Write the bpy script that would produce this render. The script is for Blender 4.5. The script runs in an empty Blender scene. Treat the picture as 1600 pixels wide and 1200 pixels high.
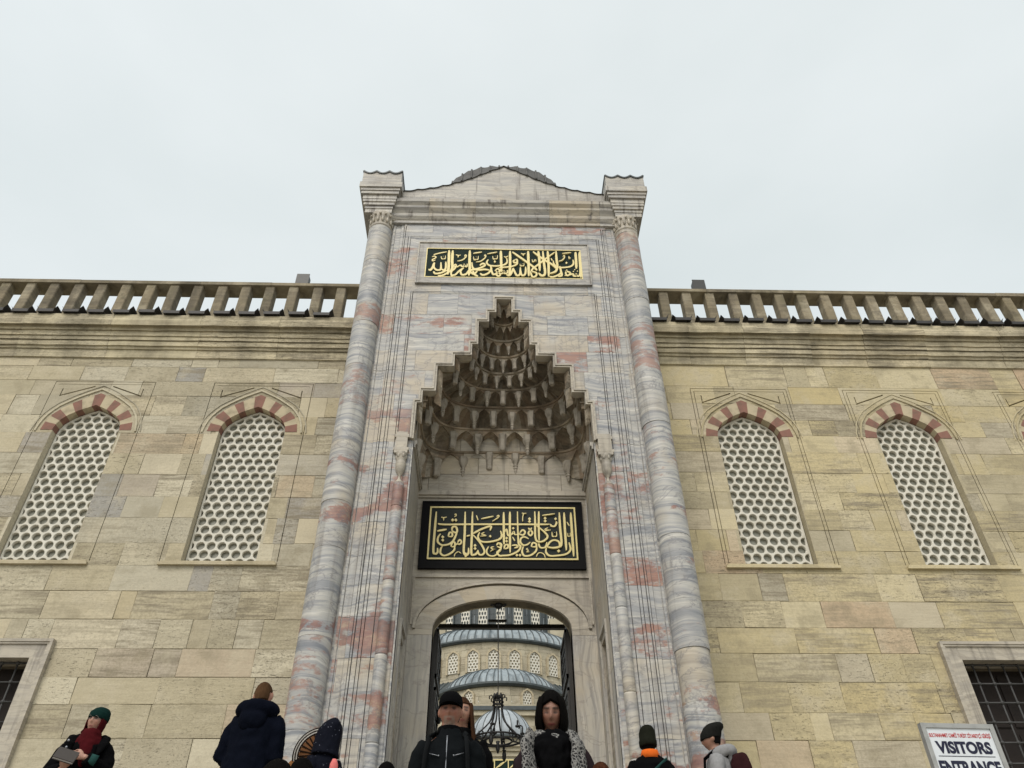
import bpy, bmesh, math, random
from mathutils import Vector, Matrix, noise
PI = math.pi
C = bpy.context.scene.collection
sc = bpy.context.scene

# ------------------------------------------------------------------ camera, sky, sun, exposure
CAM = Vector((-0.1895, 0.0, 1.6))
FPX, TH, YA, RO = 1204.0, math.radians(39.903), math.radians(1.872), math.radians(-0.543)
_F = Vector((math.sin(YA)*math.cos(TH), math.cos(YA)*math.cos(TH), math.sin(TH)))
_R = Vector((math.cos(YA), -math.sin(YA), 0)); _U = _R.cross(_F)
_R2 = _R*math.cos(RO) + _U*math.sin(RO); _U2 = _U*math.cos(RO) - _R*math.sin(RO)
cd = bpy.data.cameras.new('camera'); cam = bpy.data.objects.new('camera', cd); C.objects.link(cam)
cd.sensor_width = 36; cd.lens = FPX/1600*36; cd.clip_start = 0.05; cd.clip_end = 3000
cam.matrix_world = Matrix(((_R2.x, _U2.x, -_F.x, CAM.x), (_R2.y, _U2.y, -_F.y, CAM.y), (_R2.z, _U2.z, -_F.z, CAM.z), (0, 0, 0, 1)))
sc.camera = cam

def at(u, v, Y):
    d = _F + _R2*((u-800)/FPX) - _U2*((v-600)/FPX)
    return CAM + d*((Y-CAM.y)/d.y)

SUN_EL, SUN_AZ = math.radians(48), math.radians(200)      # azimuth clockwise from +y: behind the camera
w = bpy.data.worlds.new("World"); sc.world = w; w.use_nodes = True
wn, wl = w.node_tree.nodes, w.node_tree.links
wn.clear()
wo = wn.new('ShaderNodeOutputWorld')
sky = wn.new('ShaderNodeTexSky'); sky.sky_type = 'NISHITA'; sky.sun_disc = False
sky.sun_elevation = SUN_EL; sky.sun_rotation = SUN_AZ; sky.air_density = 1.0; sky.dust_density = 5.0
bg1 = wn.new('ShaderNodeBackground'); bg1.inputs[1].default_value = 0.05; wl.new(sky.outputs[0], bg1.inputs[0])
tc = wn.new('ShaderNodeTexCoord'); mp = wn.new('ShaderNodeMapping'); mp.inputs['Scale'].default_value = (1.0, 1.0, 2.2)
wl.new(tc.outputs['Generated'], mp.inputs[0])
nz = wn.new('ShaderNodeTexNoise'); nz.inputs['Scale'].default_value = 1.7; nz.inputs['Detail'].default_value = 5; nz.inputs['Roughness'].default_value = 0.5
wl.new(mp.outputs[0], nz.inputs['Vector'])
rp = wn.new('ShaderNodeValToRGB'); wl.new(nz.outputs['Fac'], rp.inputs[0])
rp.color_ramp.elements[0].position = 0.3; rp.color_ramp.elements[0].color = (0.672, 0.722, 0.69, 1)
rp.color_ramp.elements[1].position = 0.72; rp.color_ramp.elements[1].color = (0.80, 0.835, 0.805, 1)
bg2 = wn.new('ShaderNodeBackground'); bg2.inputs[1].default_value = 0.965; wl.new(rp.outputs[0], bg2.inputs[0])
ad = wn.new('ShaderNodeAddShader'); wl.new(bg1.outputs[0], ad.inputs[0]); wl.new(bg2.outputs[0], ad.inputs[1]); wl.new(ad.outputs[0], wo.inputs[0])

sd = bpy.data.lights.new('sun', 'SUN'); sd.energy = 1.5; sd.angle = math.radians(30); sd.color = (1.0, 0.96, 0.9)
sun = bpy.data.objects.new('sun', sd); C.objects.link(sun)
_sd = Vector((math.sin(SUN_AZ)*math.cos(SUN_EL), math.cos(SUN_AZ)*math.cos(SUN_EL), math.sin(SUN_EL)))
sun.rotation_euler = _sd.to_track_quat('Z', 'Y').to_euler()
vs = sc.view_settings; vs.view_transform = 'Standard'; vs.look = 'None'; vs.exposure = 0.0; vs.gamma = 1.0; vs.use_curve_mapping = False
sc.cycles.use_denoising = True

# ------------------------------------------------------------------ mesh helpers
class MB:
    def __init__(s): s.v = []; s.f = []; s.c = []; s.m = []
    def add(s, vs, fs, col=(.5, .5, .5), mi=0):
        o = len(s.v); s.v += [tuple(p) for p in vs]; s.f += [tuple(i+o for i in f) for f in fs]
        s.c += [col]*len(fs); s.m += [mi]*len(fs)
    def box(s, x0, x1, y0, y1, z0, z1, col=(.5, .5, .5), mi=0, T=None):
        V = [(x0,y0,z0),(x1,y0,z0),(x1,y1,z0),(x0,y1,z0),(x0,y0,z1),(x1,y0,z1),(x1,y1,z1),(x0,y1,z1)]
        if T: V = [T(*p) for p in V]
        s.add(V, [(3,2,1,0),(4,5,6,7),(0,1,5,4),(1,2,6,5),(2,3,7,6),(3,0,4,7)], col, mi)
    def prism(s, poly, y0, y1, col=(.5, .5, .5), mi=0, T=None):     # (x,z) outline, CCW seen from the front (-y)
        n = len(poly); V = [(x, y0, z) for x, z in poly] + [(x, y1, z) for x, z in poly]
        if T: V = [T(*p) for p in V]
        F = [tuple(range(n)), tuple(range(2*n-1, n-1, -1))] + [(i, i+n, (i+1) % n+n, (i+1) % n) for i in range(n)]
        s.add(V, F, col, mi)
    def loft(s, rings, caps=True, col=(.5, .5, .5), mi=0, closed=True):
        n = len(rings[0]); V = [p for r in rings for p in r]; F = []
        m = n if closed else n-1
        for k in range(len(rings)-1):
            for i in range(m): F.append((k*n+i, k*n+(i+1) % n, (k+1)*n+(i+1) % n, (k+1)*n+i))
        if caps: F += [tuple(range(n-1, -1, -1)), tuple((len(rings)-1)*n+i for i in range(n))]
        s.add(V, F, col, mi)
    def lathe(s, prof, cx, cy, n=20, col=(.5, .5, .5), mi=0, caps=True):
        s.loft([[(cx+r*math.cos(2*PI*i/n), cy+r*math.sin(2*PI*i/n), z) for i in range(n)] for r, z in prof], caps, col, mi)
    def tube(s, path, r, n=8, col=(.5, .5, .5), mi=0, flat=1.0):
        P = [Vector(p) for p in path]; rr = r if isinstance(r, (list, tuple)) else [r]*len(P)
        t0 = (P[1]-P[0]).normalized(); a = t0.orthogonal().normalized(); rings = []
        for i, p in enumerate(P):
            t = (P[min(i+1, len(P)-1)]-P[max(i-1, 0)])
            t = t.normalized() if t.length > 1e-9 else t0
            a = (a - t*a.dot(t)).normalized(); b = t.cross(a)
            rings.append([tuple(p + (a*math.cos(2*PI*k/n)+b*math.sin(2*PI*k/n)*flat)*rr[i]) for k in range(n)])
        s.loft(rings, True, col, mi)
    def ball(s, c, rx, ry, rz, nu=14, nv=10, col=(.5, .5, .5), mi=0):
        rings = []
        for j in range(nv+1):
            a = -PI/2 + PI*j/nv; q = max(math.cos(a), 0.02)
            rings.append([(c[0]+rx*q*math.cos(2*PI*i/nu), c[1]+ry*q*math.sin(2*PI*i/nu), c[2]+rz*math.sin(a)) for i in range(nu)])
        s.loft(rings, True, col, mi)

def link(o, parent=None, base=None):
    C.objects.link(o)
    if parent is not None:
        o.parent = parent
        if base is not None: o.matrix_parent_inverse = Matrix.Translation(base).inverted()
    return o
def obj(name, mb, mats, parent=None, smooth=False, recalc=True, base=None):
    me = bpy.data.meshes.new(name); me.from_pydata(mb.v, [], mb.f)
    if not isinstance(mats, (list, tuple)): mats = [mats]
    for m in mats: me.materials.append(m)
    me.polygons.foreach_set('material_index', mb.m)
    at_ = me.attributes.new('blk', 'FLOAT_VECTOR', 'FACE'); at_.data.foreach_set('vector', [x for c in mb.c for x in c])
    if recalc:
        bm = bmesh.new(); bm.from_mesh(me); bmesh.ops.recalc_face_normals(bm, faces=bm.faces); bm.to_mesh(me); bm.free()
    if smooth: me.polygons.foreach_set('use_smooth', [True]*len(me.polygons))
    me.update()
    o = bpy.data.objects.new(name, me)
    if base is None and parent is not None and parent.type == 'EMPTY': base = parent.location
    return link(o, parent, base)
def tag(o, label=None, cat=None, group=None, kind=None):
    if label: o['label'] = label
    if cat: o['category'] = cat
    if group: o['group'] = group
    if kind: o['kind'] = kind
    return o
def empty(name, loc, rz=0):
    o = bpy.data.objects.new(name, None); o.location = loc; o.rotation_euler = (0, 0, rz); o.empty_display_size = .2
    C.objects.link(o); return o
def smooth_by_angle(o, deg=40):
    me = o.data; bm = bmesh.new(); bm.from_mesh(me)
    for f in bm.faces: f.smooth = True
    for e in bm.edges:
        if len(e.link_faces) == 2 and e.calc_face_angle(0) > math.radians(deg): e.smooth = False
    bm.to_mesh(me); bm.free(); return o

# 2-D polygon clipping
def clip(poly, ax, az, bx, bz, inside):
    out = []; n = len(poly); ex, ez = bx-ax, bz-az
    def sd(p):
        q = ex*(p[1]-az) - ez*(p[0]-ax)
        return q if inside else -q
    for i in range(n):
        p, q = poly[i], poly[(i+1) % n]; a, b = sd(p), sd(q)
        if a >= 0: out.append(p)
        if (a > 0 and b < 0) or (a < 0 and b > 0):
            t = a/(a-b); out.append((p[0]+(q[0]-p[0])*t, p[1]+(q[1]-p[1])*t))
    return out
def area(p): return 0.5*sum(p[i][0]*p[(i+1) % len(p)][1]-p[(i+1) % len(p)][0]*p[i][1] for i in range(len(p)))
def sub1(piece, hole):
    out = []; cur = piece
    for i in range(len(hole)):
        a, b = hole[i], hole[(i+1) % len(hole)]
        o = clip(cur, a[0], a[1], b[0], b[1], False)
        if len(o) > 2 and area(o) > 2e-6: out.append(o)
        cur = clip(cur, a[0], a[1], b[0], b[1], True)
        if len(cur) < 3 or area(cur) < 2e-6: return out, False
    return out, True
def subtract(pieces, holes):
    cut = False
    for h in holes:
        hx0 = min(p[0] for p in h); hx1 = max(p[0] for p in h); hz0 = min(p[1] for p in h); hz1 = max(p[1] for p in h)
        new = []
        for pc in pieces:
            if max(p[0] for p in pc) <= hx0 or min(p[0] for p in pc) >= hx1 or max(p[1] for p in pc) <= hz0 or min(p[1] for p in pc) >= hz1:
                new.append(pc); continue
            o, hit = sub1(pc, h)
            if hit: cut = True; new += o
            else: new.append(pc)
        pieces = new
    return pieces, cut
def rect(x0, x1, z0, z1): return [(x0, z0), (x1, z0), (x1, z1), (x0, z1)]

def blocks(mb, x0, x1, z0, z1, y, holes=(), seed=0, hr=(.36, .46), wr=(.45, 1.35), depth=.05, gap=.0018, T=None, yoff=None, jit=.004, chamf=.005, xcuts=None):
    R = random.Random(seed); z = z0
    while z < z1-0.02:
        h = R.uniform(*hr)
        if z1-z-h < hr[0]*.6: h = z1-z
        x = x0 - R.uniform(0, wr[0])
        while x < x1:
            wd = R.uniform(*wr)*(R.choice((.55, 1, 1, 1.25)))
            a, b = max(x, x0), min(x+wd, x1)
            if x1-b < .16: b = x1; wd = x1-x+.01
            x += wd
            if b-a < .02: continue
            col = (R.random(), R.random(), R.random()); j = R.uniform(-jit, jit); ir = 1 if yoff is None and jit > .003 else .3
            e = lambda: R.uniform(-.0045, .0045)*ir
            rc = [(a+gap+e(), z+gap+e()), (b-gap+e(), z+gap+e()), (b-gap+e(), z+h-gap+e()), (a+gap+e(), z+h-gap+e())]
            pcs, cut = subtract([rc], holes)
            if not cut and not yoff:
                c = chamf*R.uniform(.5, 1.6); ins = [(a+gap+c, z+gap+c), (b-gap-c, z+gap+c), (b-gap-c, z+h-gap-c), (a+gap+c, z+h-gap-c)]
                V = [(px_, y+j, pz) for px_, pz in ins]+[(px_, y+j+c*.8, pz) for px_, pz in rc]+[(px_, y+depth, pz) for px_, pz in rc]
                if T: V = [T(*p) for p in V]
                F = [(0, 1, 2, 3)]+[(i+4*k, i+4*k+4, (i+1) % 4+4*k+4, (i+1) % 4+4*k) for k in (0, 1) for i in range(4)]
                mb.add(V, F, col)
            else:
                for p in pcs:
                    xc = sum(q[0] for q in p)/len(p); zc = sum(q[1] for q in p)/len(p)
                    mb.prism(p, y+j+(yoff(xc, zc) if yoff else 0), y+depth, col, T=T)
        z += h

# ------------------------------------------------------------------ materials
class NT:
    def __init__(s, name):
        s.mat = bpy.data.materials.new(name); s.mat.use_nodes = True; s.t = s.mat.node_tree
        s.b = s.t.nodes['Principled BSDF']; s.b.inputs['Roughness'].default_value = .8
    def n(s, typ, **kw):
        nd = s.t.nodes.new(typ)
        for k, v in kw.items(): setattr(nd, k, v)
        return nd
    def l(s, a, b): s.t.links.new(a, b)
    def set(s, sock, v):
        if hasattr(v, 'is_output') or hasattr(v, 'node'): s.l(v, sock)
        else: sock.default_value = v
    def math(s, op, a, b=0.0, c=0.0, clamp=False):
        nd = s.n('ShaderNodeMath', operation=op, use_clamp=clamp)
        for i, v in enumerate((a, b, c)): s.set(nd.inputs[i], v)
        return nd.outputs[0]
    def vmath(s, op, a, b):
        nd = s.n('ShaderNodeVectorMath', operation=op); s.set(nd.inputs[0], a); s.set(nd.inputs[1], b); return nd.outputs[0]
    def mix(s, f, a, b, mode='MIX'):
        nd = s.n('ShaderNodeMix', data_type='RGBA', blend_type=mode); s.set(nd.inputs[0], f)
        for sk, v in ((nd.inputs[6], a), (nd.inputs[7], b)):
            if isinstance(v, tuple) and len(v) == 3: v = (*v, 1)
            s.set(sk, v)
        return nd.outputs[2]
    def ramp(s, f, stops, interp='LINEAR'):
        nd = s.n('ShaderNodeValToRGB'); cr = nd.color_ramp; cr.interpolation = interp
        while len(cr.elements) < len(stops): cr.elements.new(.5)
        for e, (p, c) in zip(cr.elements, stops): e.position = p; e.color = (*c, 1) if len(c) == 3 else c
        s.set(nd.inputs[0], f); return nd.outputs[0]
    def step(s, f, a, b):
        nd = s.n('ShaderNodeMapRange', interpolation_type='SMOOTHSTEP'); s.set(nd.inputs[0], f); nd.inputs[1].default_value = a; nd.inputs[2].default_value = b
        return nd.outputs[0]
    def noise(s, vec, scale=1.0, detail=4, rough=.55, dist=0):
        nd = s.n('ShaderNodeTexNoise'); s.l(vec, nd.inputs['Vector']); nd.inputs['Scale'].default_value = scale
        nd.inputs['Detail'].default_value = detail; nd.inputs['Roughness'].default_value = rough; nd.inputs['Distortion'].default_value = dist
        return nd.outputs['Fac']
    def obj(s): return s.n('ShaderNodeTexCoord').outputs['Object']
    def blk(s): return s.n('ShaderNodeAttribute', attribute_name='blk').outputs['Vector']
    def sep(s, v):
        nd = s.n('ShaderNodeSeparateXYZ'); s.l(v, nd.inputs[0]); return nd.outputs
    def comb(s, x, y, z):
        nd = s.n('ShaderNodeCombineXYZ')
        for i, v in enumerate((x, y, z)): s.set(nd.inputs[i], v)
        return nd.outputs[0]
    def bump(s, h, strength=.4, dist=.02):
        nd = s.n('ShaderNodeBump'); s.set(nd.inputs['Height'], h); nd.inputs['Strength'].default_value = strength; nd.inputs['Distance'].default_value = dist
        s.l(nd.outputs[0], s.b.inputs['Normal'])
    def col(s, c): s.set(s.b.inputs['Base Color'], (*c, 1) if isinstance(c, tuple) and len(c) == 3 else c)
    def rough(s, v): s.set(s.b.inputs['Roughness'], v)

def limestone(name, stops, stain=0.0, mossy=0.0):
    t = NT(name); o = t.obj(); k = t.blk(); R = t.sep(k)
    v = t.vmath('ADD', o, t.vmath('MULTIPLY', k, (37., 23., 51.)))
    lam = t.math('ADD', t.math('MULTIPLY', t.noise(t.vmath('MULTIPLY', v, (.7, .7, 9.)), 1.0, 7, .66), .55), t.math('MULTIPLY', t.noise(t.vmath('MULTIPLY', v, (2.2, 2.2, 26.)), 1.0, 5, .65), .45))
    med = t.noise(v, 2.2, 6, .6); fine = t.noise(v, 30, 4, .6)
    big = t.noise(o, .45, 4, .55)
    pit = t.step(t.noise(t.vmath('MULTIPLY', v, (7., 7., 30.)), 1.6, 5, .7), .58, .68)
    pit2 = t.step(t.noise(t.vmath('MULTIPLY', v, (9., 9., 16.)), 4.5, 3, .6), .62, .70)
    pitm = t.math('MULTIPLY', t.math('MAXIMUM', pit, pit2), t.step(t.math('ADD', R[1], t.math('MULTIPLY', med, .5)), .65, 1.25))
    c = t.ramp(R[0], stops)
    c = t.mix(t.math('MULTIPLY', t.step(lam, .45, .59), t.math('MULTIPLY_ADD', t.math('POWER', R[2], 1.6), .85, .06)), c, (.22, .19, .135))
    c = t.mix(t.math('MULTIPLY', t.step(med, .48, .68), .5), c, (.52, .465, .345))
    c = t.mix(t.math('MULTIPLY', t.step(med, .47, .33), .4), c, (.25, .215, .14))
    c = t.mix(t.math('MULTIPLY', t.step(big, .5, .72), .3), c, (.20, .18, .13))
    c = t.mix(t.math('MULTIPLY', t.step(fine, .35, .75), t.math('MULTIPLY_ADD', R[2], .36, .10)), c, (.17, .14, .095))
    c = t.mix(t.math('MULTIPLY', pitm, .62), c, (.11, .09, .065))
    if stain:
        st = t.noise(t.vmath('MULTIPLY', o, (1.3, 1.3, .5)), 1.0, 7, .7); st2 = t.noise(t.vmath('MULTIPLY', o, (.5, .5, 14.)), 1.0, 4, .6)
        c = t.mix(t.math('MULTIPLY', t.step(t.math('MULTIPLY_ADD', st2, .5, st), .6, .95), stain), c, (.05, .043, .033))
        c = t.mix(t.math('MULTIPLY', t.step(t.noise(o, 3.1, 6, .7), .56, .7), stain*.8), c, (.035, .03, .025))
    if mossy: c = t.mix(t.math('MULTIPLY', t.step(t.noise(o, 1.7, 5, .65), .5, .72), mossy), c, (.11, .11, .035))
    t.col(c); t.rough(.9)
    h = t.math('ADD', t.math('MULTIPLY', lam, .8), t.math('ADD', t.math('MULTIPLY', fine, .3), t.math('MULTIPLY_ADD', pitm, -.9, t.math('MULTIPLY', t.noise(v, 5, 5, .6), .9))))
    t.bump(h, .62, .02)
    return t.mat

def marble(name, vertical=False, reds=1.0, warm=0.0, dirt=.25):
    t = NT(name); o = t.obj(); k = t.blk(); R = t.sep(k)
    v = t.vmath('ADD', o, t.vmath('MULTIPLY', k, (31., 17., 43.)))
    X = t.sep(v)
    if vertical: along, across = X[2], t.math('ADD', X[0], X[1])
    else: along, across = t.math('ADD', X[0], X[1]), X[2]
    across = t.math('ADD', across, t.math('MULTIPLY', along, t.math('MULTIPLY', t.math('SUBTRACT', R[1], .5), .25)))
    warp = t.noise(v, 1.1, 3, .5)
    across = t.math('ADD', across, t.math('MULTIPLY', warp, .28))
    bv = t.comb(t.math('MULTIPLY', along, .5), 0.0, t.math('MULTIPLY', across, 5.5))
    b1 = t.noise(bv, 1.0, 6, .62); b2 = t.noise(t.vmath('MULTIPLY', bv, (1.6, 1., 3.2)), 1.0, 5, .6)
    c = t.ramp(b1, [(.25, (.145, .157, .175)), (.37, (.255, .267, .285)), (.47, (.365, .365, .36)), (.55, (.46, .45, .415)), (.62, (.335, .34, .345)), (.72, (.205, .217, .24))])
    c = t.mix(t.math('MULTIPLY', t.step(b2, .51, .63), .75), c, (.17, .185, .215))
    c = t.mix(t.math('MULTIPLY', t.step(b2, .45, .33), .6), c, (.64, .62, .57))
    patch = t.noise(v, .8, 4, .6); patch2 = t.noise(t.vmath('MULTIPLY', v, (1., 1., 2.2)), 2.3, 9, .72)
    yl = t.math('MULTIPLY', t.step(t.math('ADD', patch, t.math('MULTIPLY', R[2], .25)), .62, .85), .5)
    c = t.mix(yl, c, (.50, .40, .25))
    rd = t.math('MULTIPLY', t.step(t.math('ADD', t.math('ADD', t.math('MULTIPLY', patch2, .8), t.math('MULTIPLY', R[0], .34)), t.math('MULTIPLY', b1, .25)), .80, .90), .85*reds)
    c = t.mix(rd, c, t.ramp(b2, [(.38, (.19, .062, .045)), (.62, (.38, .185, .125))]))
    if reds > .5:        # rusty mineral stains running across neighbouring stones
        zz = t.sep(o)[2]; s1 = t.noise(t.vmath('MULTIPLY', o, (-.75, .75, 1.9)), 1.0, 3, .5); s2 = t.noise(t.vmath('MULTIPLY', o, (2.5, 2.5, 5.)), 1.0, 8, .72)
        sf = t.math('MULTIPLY', t.step(t.math('ADD', s1, t.math('MULTIPLY', s2, .55)), .885, .94), t.step(zz, 11.5, 8.5))
        c = t.mix(t.math('MULTIPLY', sf, .78), c, t.ramp(s2, [(.40, (.13, .042, .033)), (.58, (.29, .12, .085)), (.68, (.42, .31, .19))]))
    vn = t.math('ABSOLUTE', t.math('SUBTRACT', t.noise(t.vmath('MULTIPLY', v, (1.1, 1.1, 1.9)), 1.3, 6, .6, .6), .5))
    c = t.mix(t.math('MULTIPLY', t.step(vn, .022, .0), .5), c, (.15, .15, .165))
    if warm: c = t.mix(warm, c, (.45, .37, .24))
    fine = t.noise(v, 40, 3, .6)
    c = t.mix(t.math('MULTIPLY', t.step(t.noise(t.vmath('MULTIPLY', o, (7., 7., .35)), 1.0, 4, .6), .54, .72), dirt*1.3), c, (.13, .115, .10))
    c = t.mix(t.math('MULTIPLY', t.step(t.noise(o, .9, 6, .65), .5, .8), dirt), c, (.17, .15, .125))
    c = t.mix(t.math('MULTIPLY', fine, .12), c, (.15, .14, .13))
    t.col(c); t.rough(t.math('MULTIPLY_ADD', b1, .3, .42))
    t.bump(t.math('ADD', t.math('MULTIPLY', b1, .5), t.math('MULTIPLY', fine, .3)), .25, .012)
    return t.mat

def plain(name, col, rough=.8, var=.25, scale=8., bump=.15, metal=0., dark=None, stretch=(1, 1, 1)):
    t = NT(name); o = t.vmath('MULTIPLY', t.obj(), stretch)
    a = t.noise(o, scale, 5, .6); b = t.noise(o, scale*6, 3, .6)
    d = dark or tuple(x*.45 for x in col)
    c = t.mix(t.math('MULTIPLY', t.step(a, .4, .75), var*2.2, clamp=True), col, d); c = t.mix(t.math('MULTIPLY', b, var*.6), c, d)
    t.col(c); t.rough(rough); t.b.inputs['Metallic'].default_value = metal
    if bump: t.bump(t.math('ADD', a, t.math('MULTIPLY', b, .4)), bump, .01)
    return t.mat

LS_L = limestone('limestone_grey', [(0, (.50, .44, .305)), (.2, (.405, .36, .25)), (.36, (.60, .55, .42)), (.5, (.39, .36, .28)), (.62, (.46, .395, .26)), (.76, (.58, .52, .385)), (.88, (.33, .32, .295)), (.95, (.48, .40, .29)), (1, (.52, .41, .26))])
LS_R = limestone('limestone_ochre', [(0, (.53, .455, .28)), (.22, (.47, .40, .235)), (.4, (.42, .37, .25)), (.55, (.57, .50, .33)), (.7, (.50, .415, .225)), (.82, (.39, .355, .27)), (.92, (.56, .48, .34)), (1, (.47, .35, .23))])
LS_C = limestone('weathered_cornice_stone', [(0, (.55, .475, .315)), (.5, (.62, .55, .385)), (1, (.51, .45, .30))], stain=.5)
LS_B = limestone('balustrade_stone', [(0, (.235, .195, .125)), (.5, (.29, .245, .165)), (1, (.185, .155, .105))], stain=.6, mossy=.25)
MORTAR = plain('lime_mortar', (.20, .17, .12), .95, .3, 6)
MB_P = marble('veined_marble', dirt=.34); MB_C = marble('column_marble', reds=.8, dirt=.36); MB_V = marble('jamb_marble', vertical=True, reds=.0, warm=.25, dirt=.4)
MB_F = marble('cream_marble', reds=.1, warm=.45, dirt=.5); MB_T = marble('weathered_gable_marble', reds=0., warm=.2, dirt=.85)
MUQ = limestone('niche_stone', [(0, (.50, .42, .32)), (.3, (.30, .22, .15)), (.5, (.56, .50, .41)), (.75, (.25, .175, .115)), (1, (.46, .36, .265))], stain=.65)
RED = plain('red_voussoir_stone', (.255, .125, .095), .9, .5, 5, dark=(.16, .10, .075)); CREAM = plain('cream_voussoir_stone', (.49, .42, .29), .9, .35, 5)
PLASTER = plain('white_plaster', (.66, .64, .57), .9, .3, 2.3, dark=(.47, .44, .36))
IRON = plain('black_iron', (.012, .012, .013), .55, .3, 12)
LEAD = plain('lead_sheet', (.31, .36, .385), .5, .5, 1.6, dark=(.10, .125, .14), stretch=(1, 1, .35))
LEAD_D = plain('dark_lead', (.06, .075, .08), .55, .4, 2.0)
LEAD_P = plain('pale_lead', (.36, .40, .43), .5, .3, 1.2)
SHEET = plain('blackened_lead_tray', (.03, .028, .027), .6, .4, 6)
GOLD = plain('gilding', (.72, .62, .30), .5, .25, 30, .1, .05, dark=(.60, .48, .15))
GREEN = plain('green_ground', (.007, .020, .015), .7, .3, 5, .03)
BLACK = plain('black_board', (.004, .004, .005), .7, .3, 5, .03)
for _m in (GREEN, BLACK): _m.node_tree.nodes['Principled BSDF'].inputs['Specular IOR Level'].default_value = .15
WOOD = plain('dark_door_wood', (.022, .019, .016), .6, .4, 8, .2, stretch=(1, 1, .2))
WOODP = plain('interior_dark', (.016, .010, .008), .8, .4, 3)
FLOOD = plain('floodlight_housing', (.035, .037, .036), .5, .2, 9)
PAVE = limestone('paving_stone', [(0, (.30, .28, .24)), (1, (.36, .33, .28))])
t = NT('lattice_glass'); o_ = t.obj(); a_ = t.noise(o_, 7, 3); t.col(t.mix(a_, (.17, .17, .14), (.31, .31, .26))); t.rough(.25); PANE = t.mat
t = NT('dark_pane'); t.col((.02, .022, .022)); t.rough(.3); PANE_D = t.mat

# ------------------------------------------------------------------ setting
g = MB(); g.box(-600, 600, -600, 600, -1, 0); tag(obj('ground', g, PAVE), kind='structure')
Y0, TR, RI, NS = 1.95, .32, .15, 15
g = MB(); rs = random.Random(5)
for i in range(NS):
    x = -16
    while x < 16:
        wd = rs.uniform(1.0, 1.9); g.box(x+.003, min(x+wd, 16)-.003, Y0+TR*i, Y0+TR*(i+1)+.02, i*RI-.02 if i else 0.004, (i+1)*RI, (rs.random(), rs.random(), rs.random())); x += wd
tag(obj('steps', g, PAVE), kind='structure')
ZL = NS*RI
g = MB(); g.box(-16, 16, Y0+TR*NS+.02, 11.0, .004, ZL); g.box(-70, 70, 11.0, 120, .004, ZL-.004); tag(obj('landing', g, PAVE), kind='structure')

W = 10.975
ARCH = [(1, 0), (.965, .21), (.875, .41), (.72, .585), (.49, .75), (.25, .885), (0, 1)]
def arch_pts(hw, spring, rise, n=12):       # right half from springing to apex, pointed four-centred
    P = []
    for i in range(n+1):
        q = i/n*6; k = min(int(q), 5); f = q-k
        (xa, za), (xb, zb) = ARCH[k], ARCH[k+1]
        P.append((hw*(xa+(xb-xa)*f), spring+rise*(za+(zb-za)*f)))
    return P
def arch_poly(cx, hw, z0, spring, rise, n=12):
    r = arch_pts(hw, spring, rise, n)
    return [(cx-hw, z0), (cx+hw, z0)] + [(cx+x, z) for x, z in r] + [(cx-x, z) for x, z in r[-2::-1]]
WX = (4.385, 7.25, 10.115)
SILL, SPR = 7.15, 9.63
def window_holes(cx):
    op = [(cx-.575, SILL), (cx+.575, SILL), (cx+.575, SPR), (cx-.575, SPR)]
    ex = None
    ex = [(cx-.78, SPR-.002), (cx+.78, SPR-.002)] + [(cx+x, z) for x, z in arch_pts(.78, SPR, .82)][0:] + [(cx-x, z) for x, z in arch_pts(.78, SPR, .82)[-2::-1]]
    return [op, ex]
def window_grooves(cx):
    G = []
    for s in (-1, 1):
        for d in ((.90,) if cx < 0 else (.84, .90)):
            G.append(rect(cx+s*d-.006, cx+s*d+.006, SILL, 10.72 if d > .85 else 10.66))
    G.append(rect(cx-.9, cx+.9, 10.715, 10.728)); G.append(rect(cx-.84, cx+.84, 10.655, 10.665))
    for s in (-1, 1):                                 # slanting incised lines over the hood
        a, b = (cx+s*.16, 10.60), (cx+s*.72, 10.38)
        q = [a, b, (b[0], b[1]+.028), (a[0], a[1]+.028)]
        G.append(q if area(q) > 0 else q[::-1])
        G.append(rect(cx+s*.72-.009, cx+s*.72+.009, 10.38, 10.56))
    return G

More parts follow.
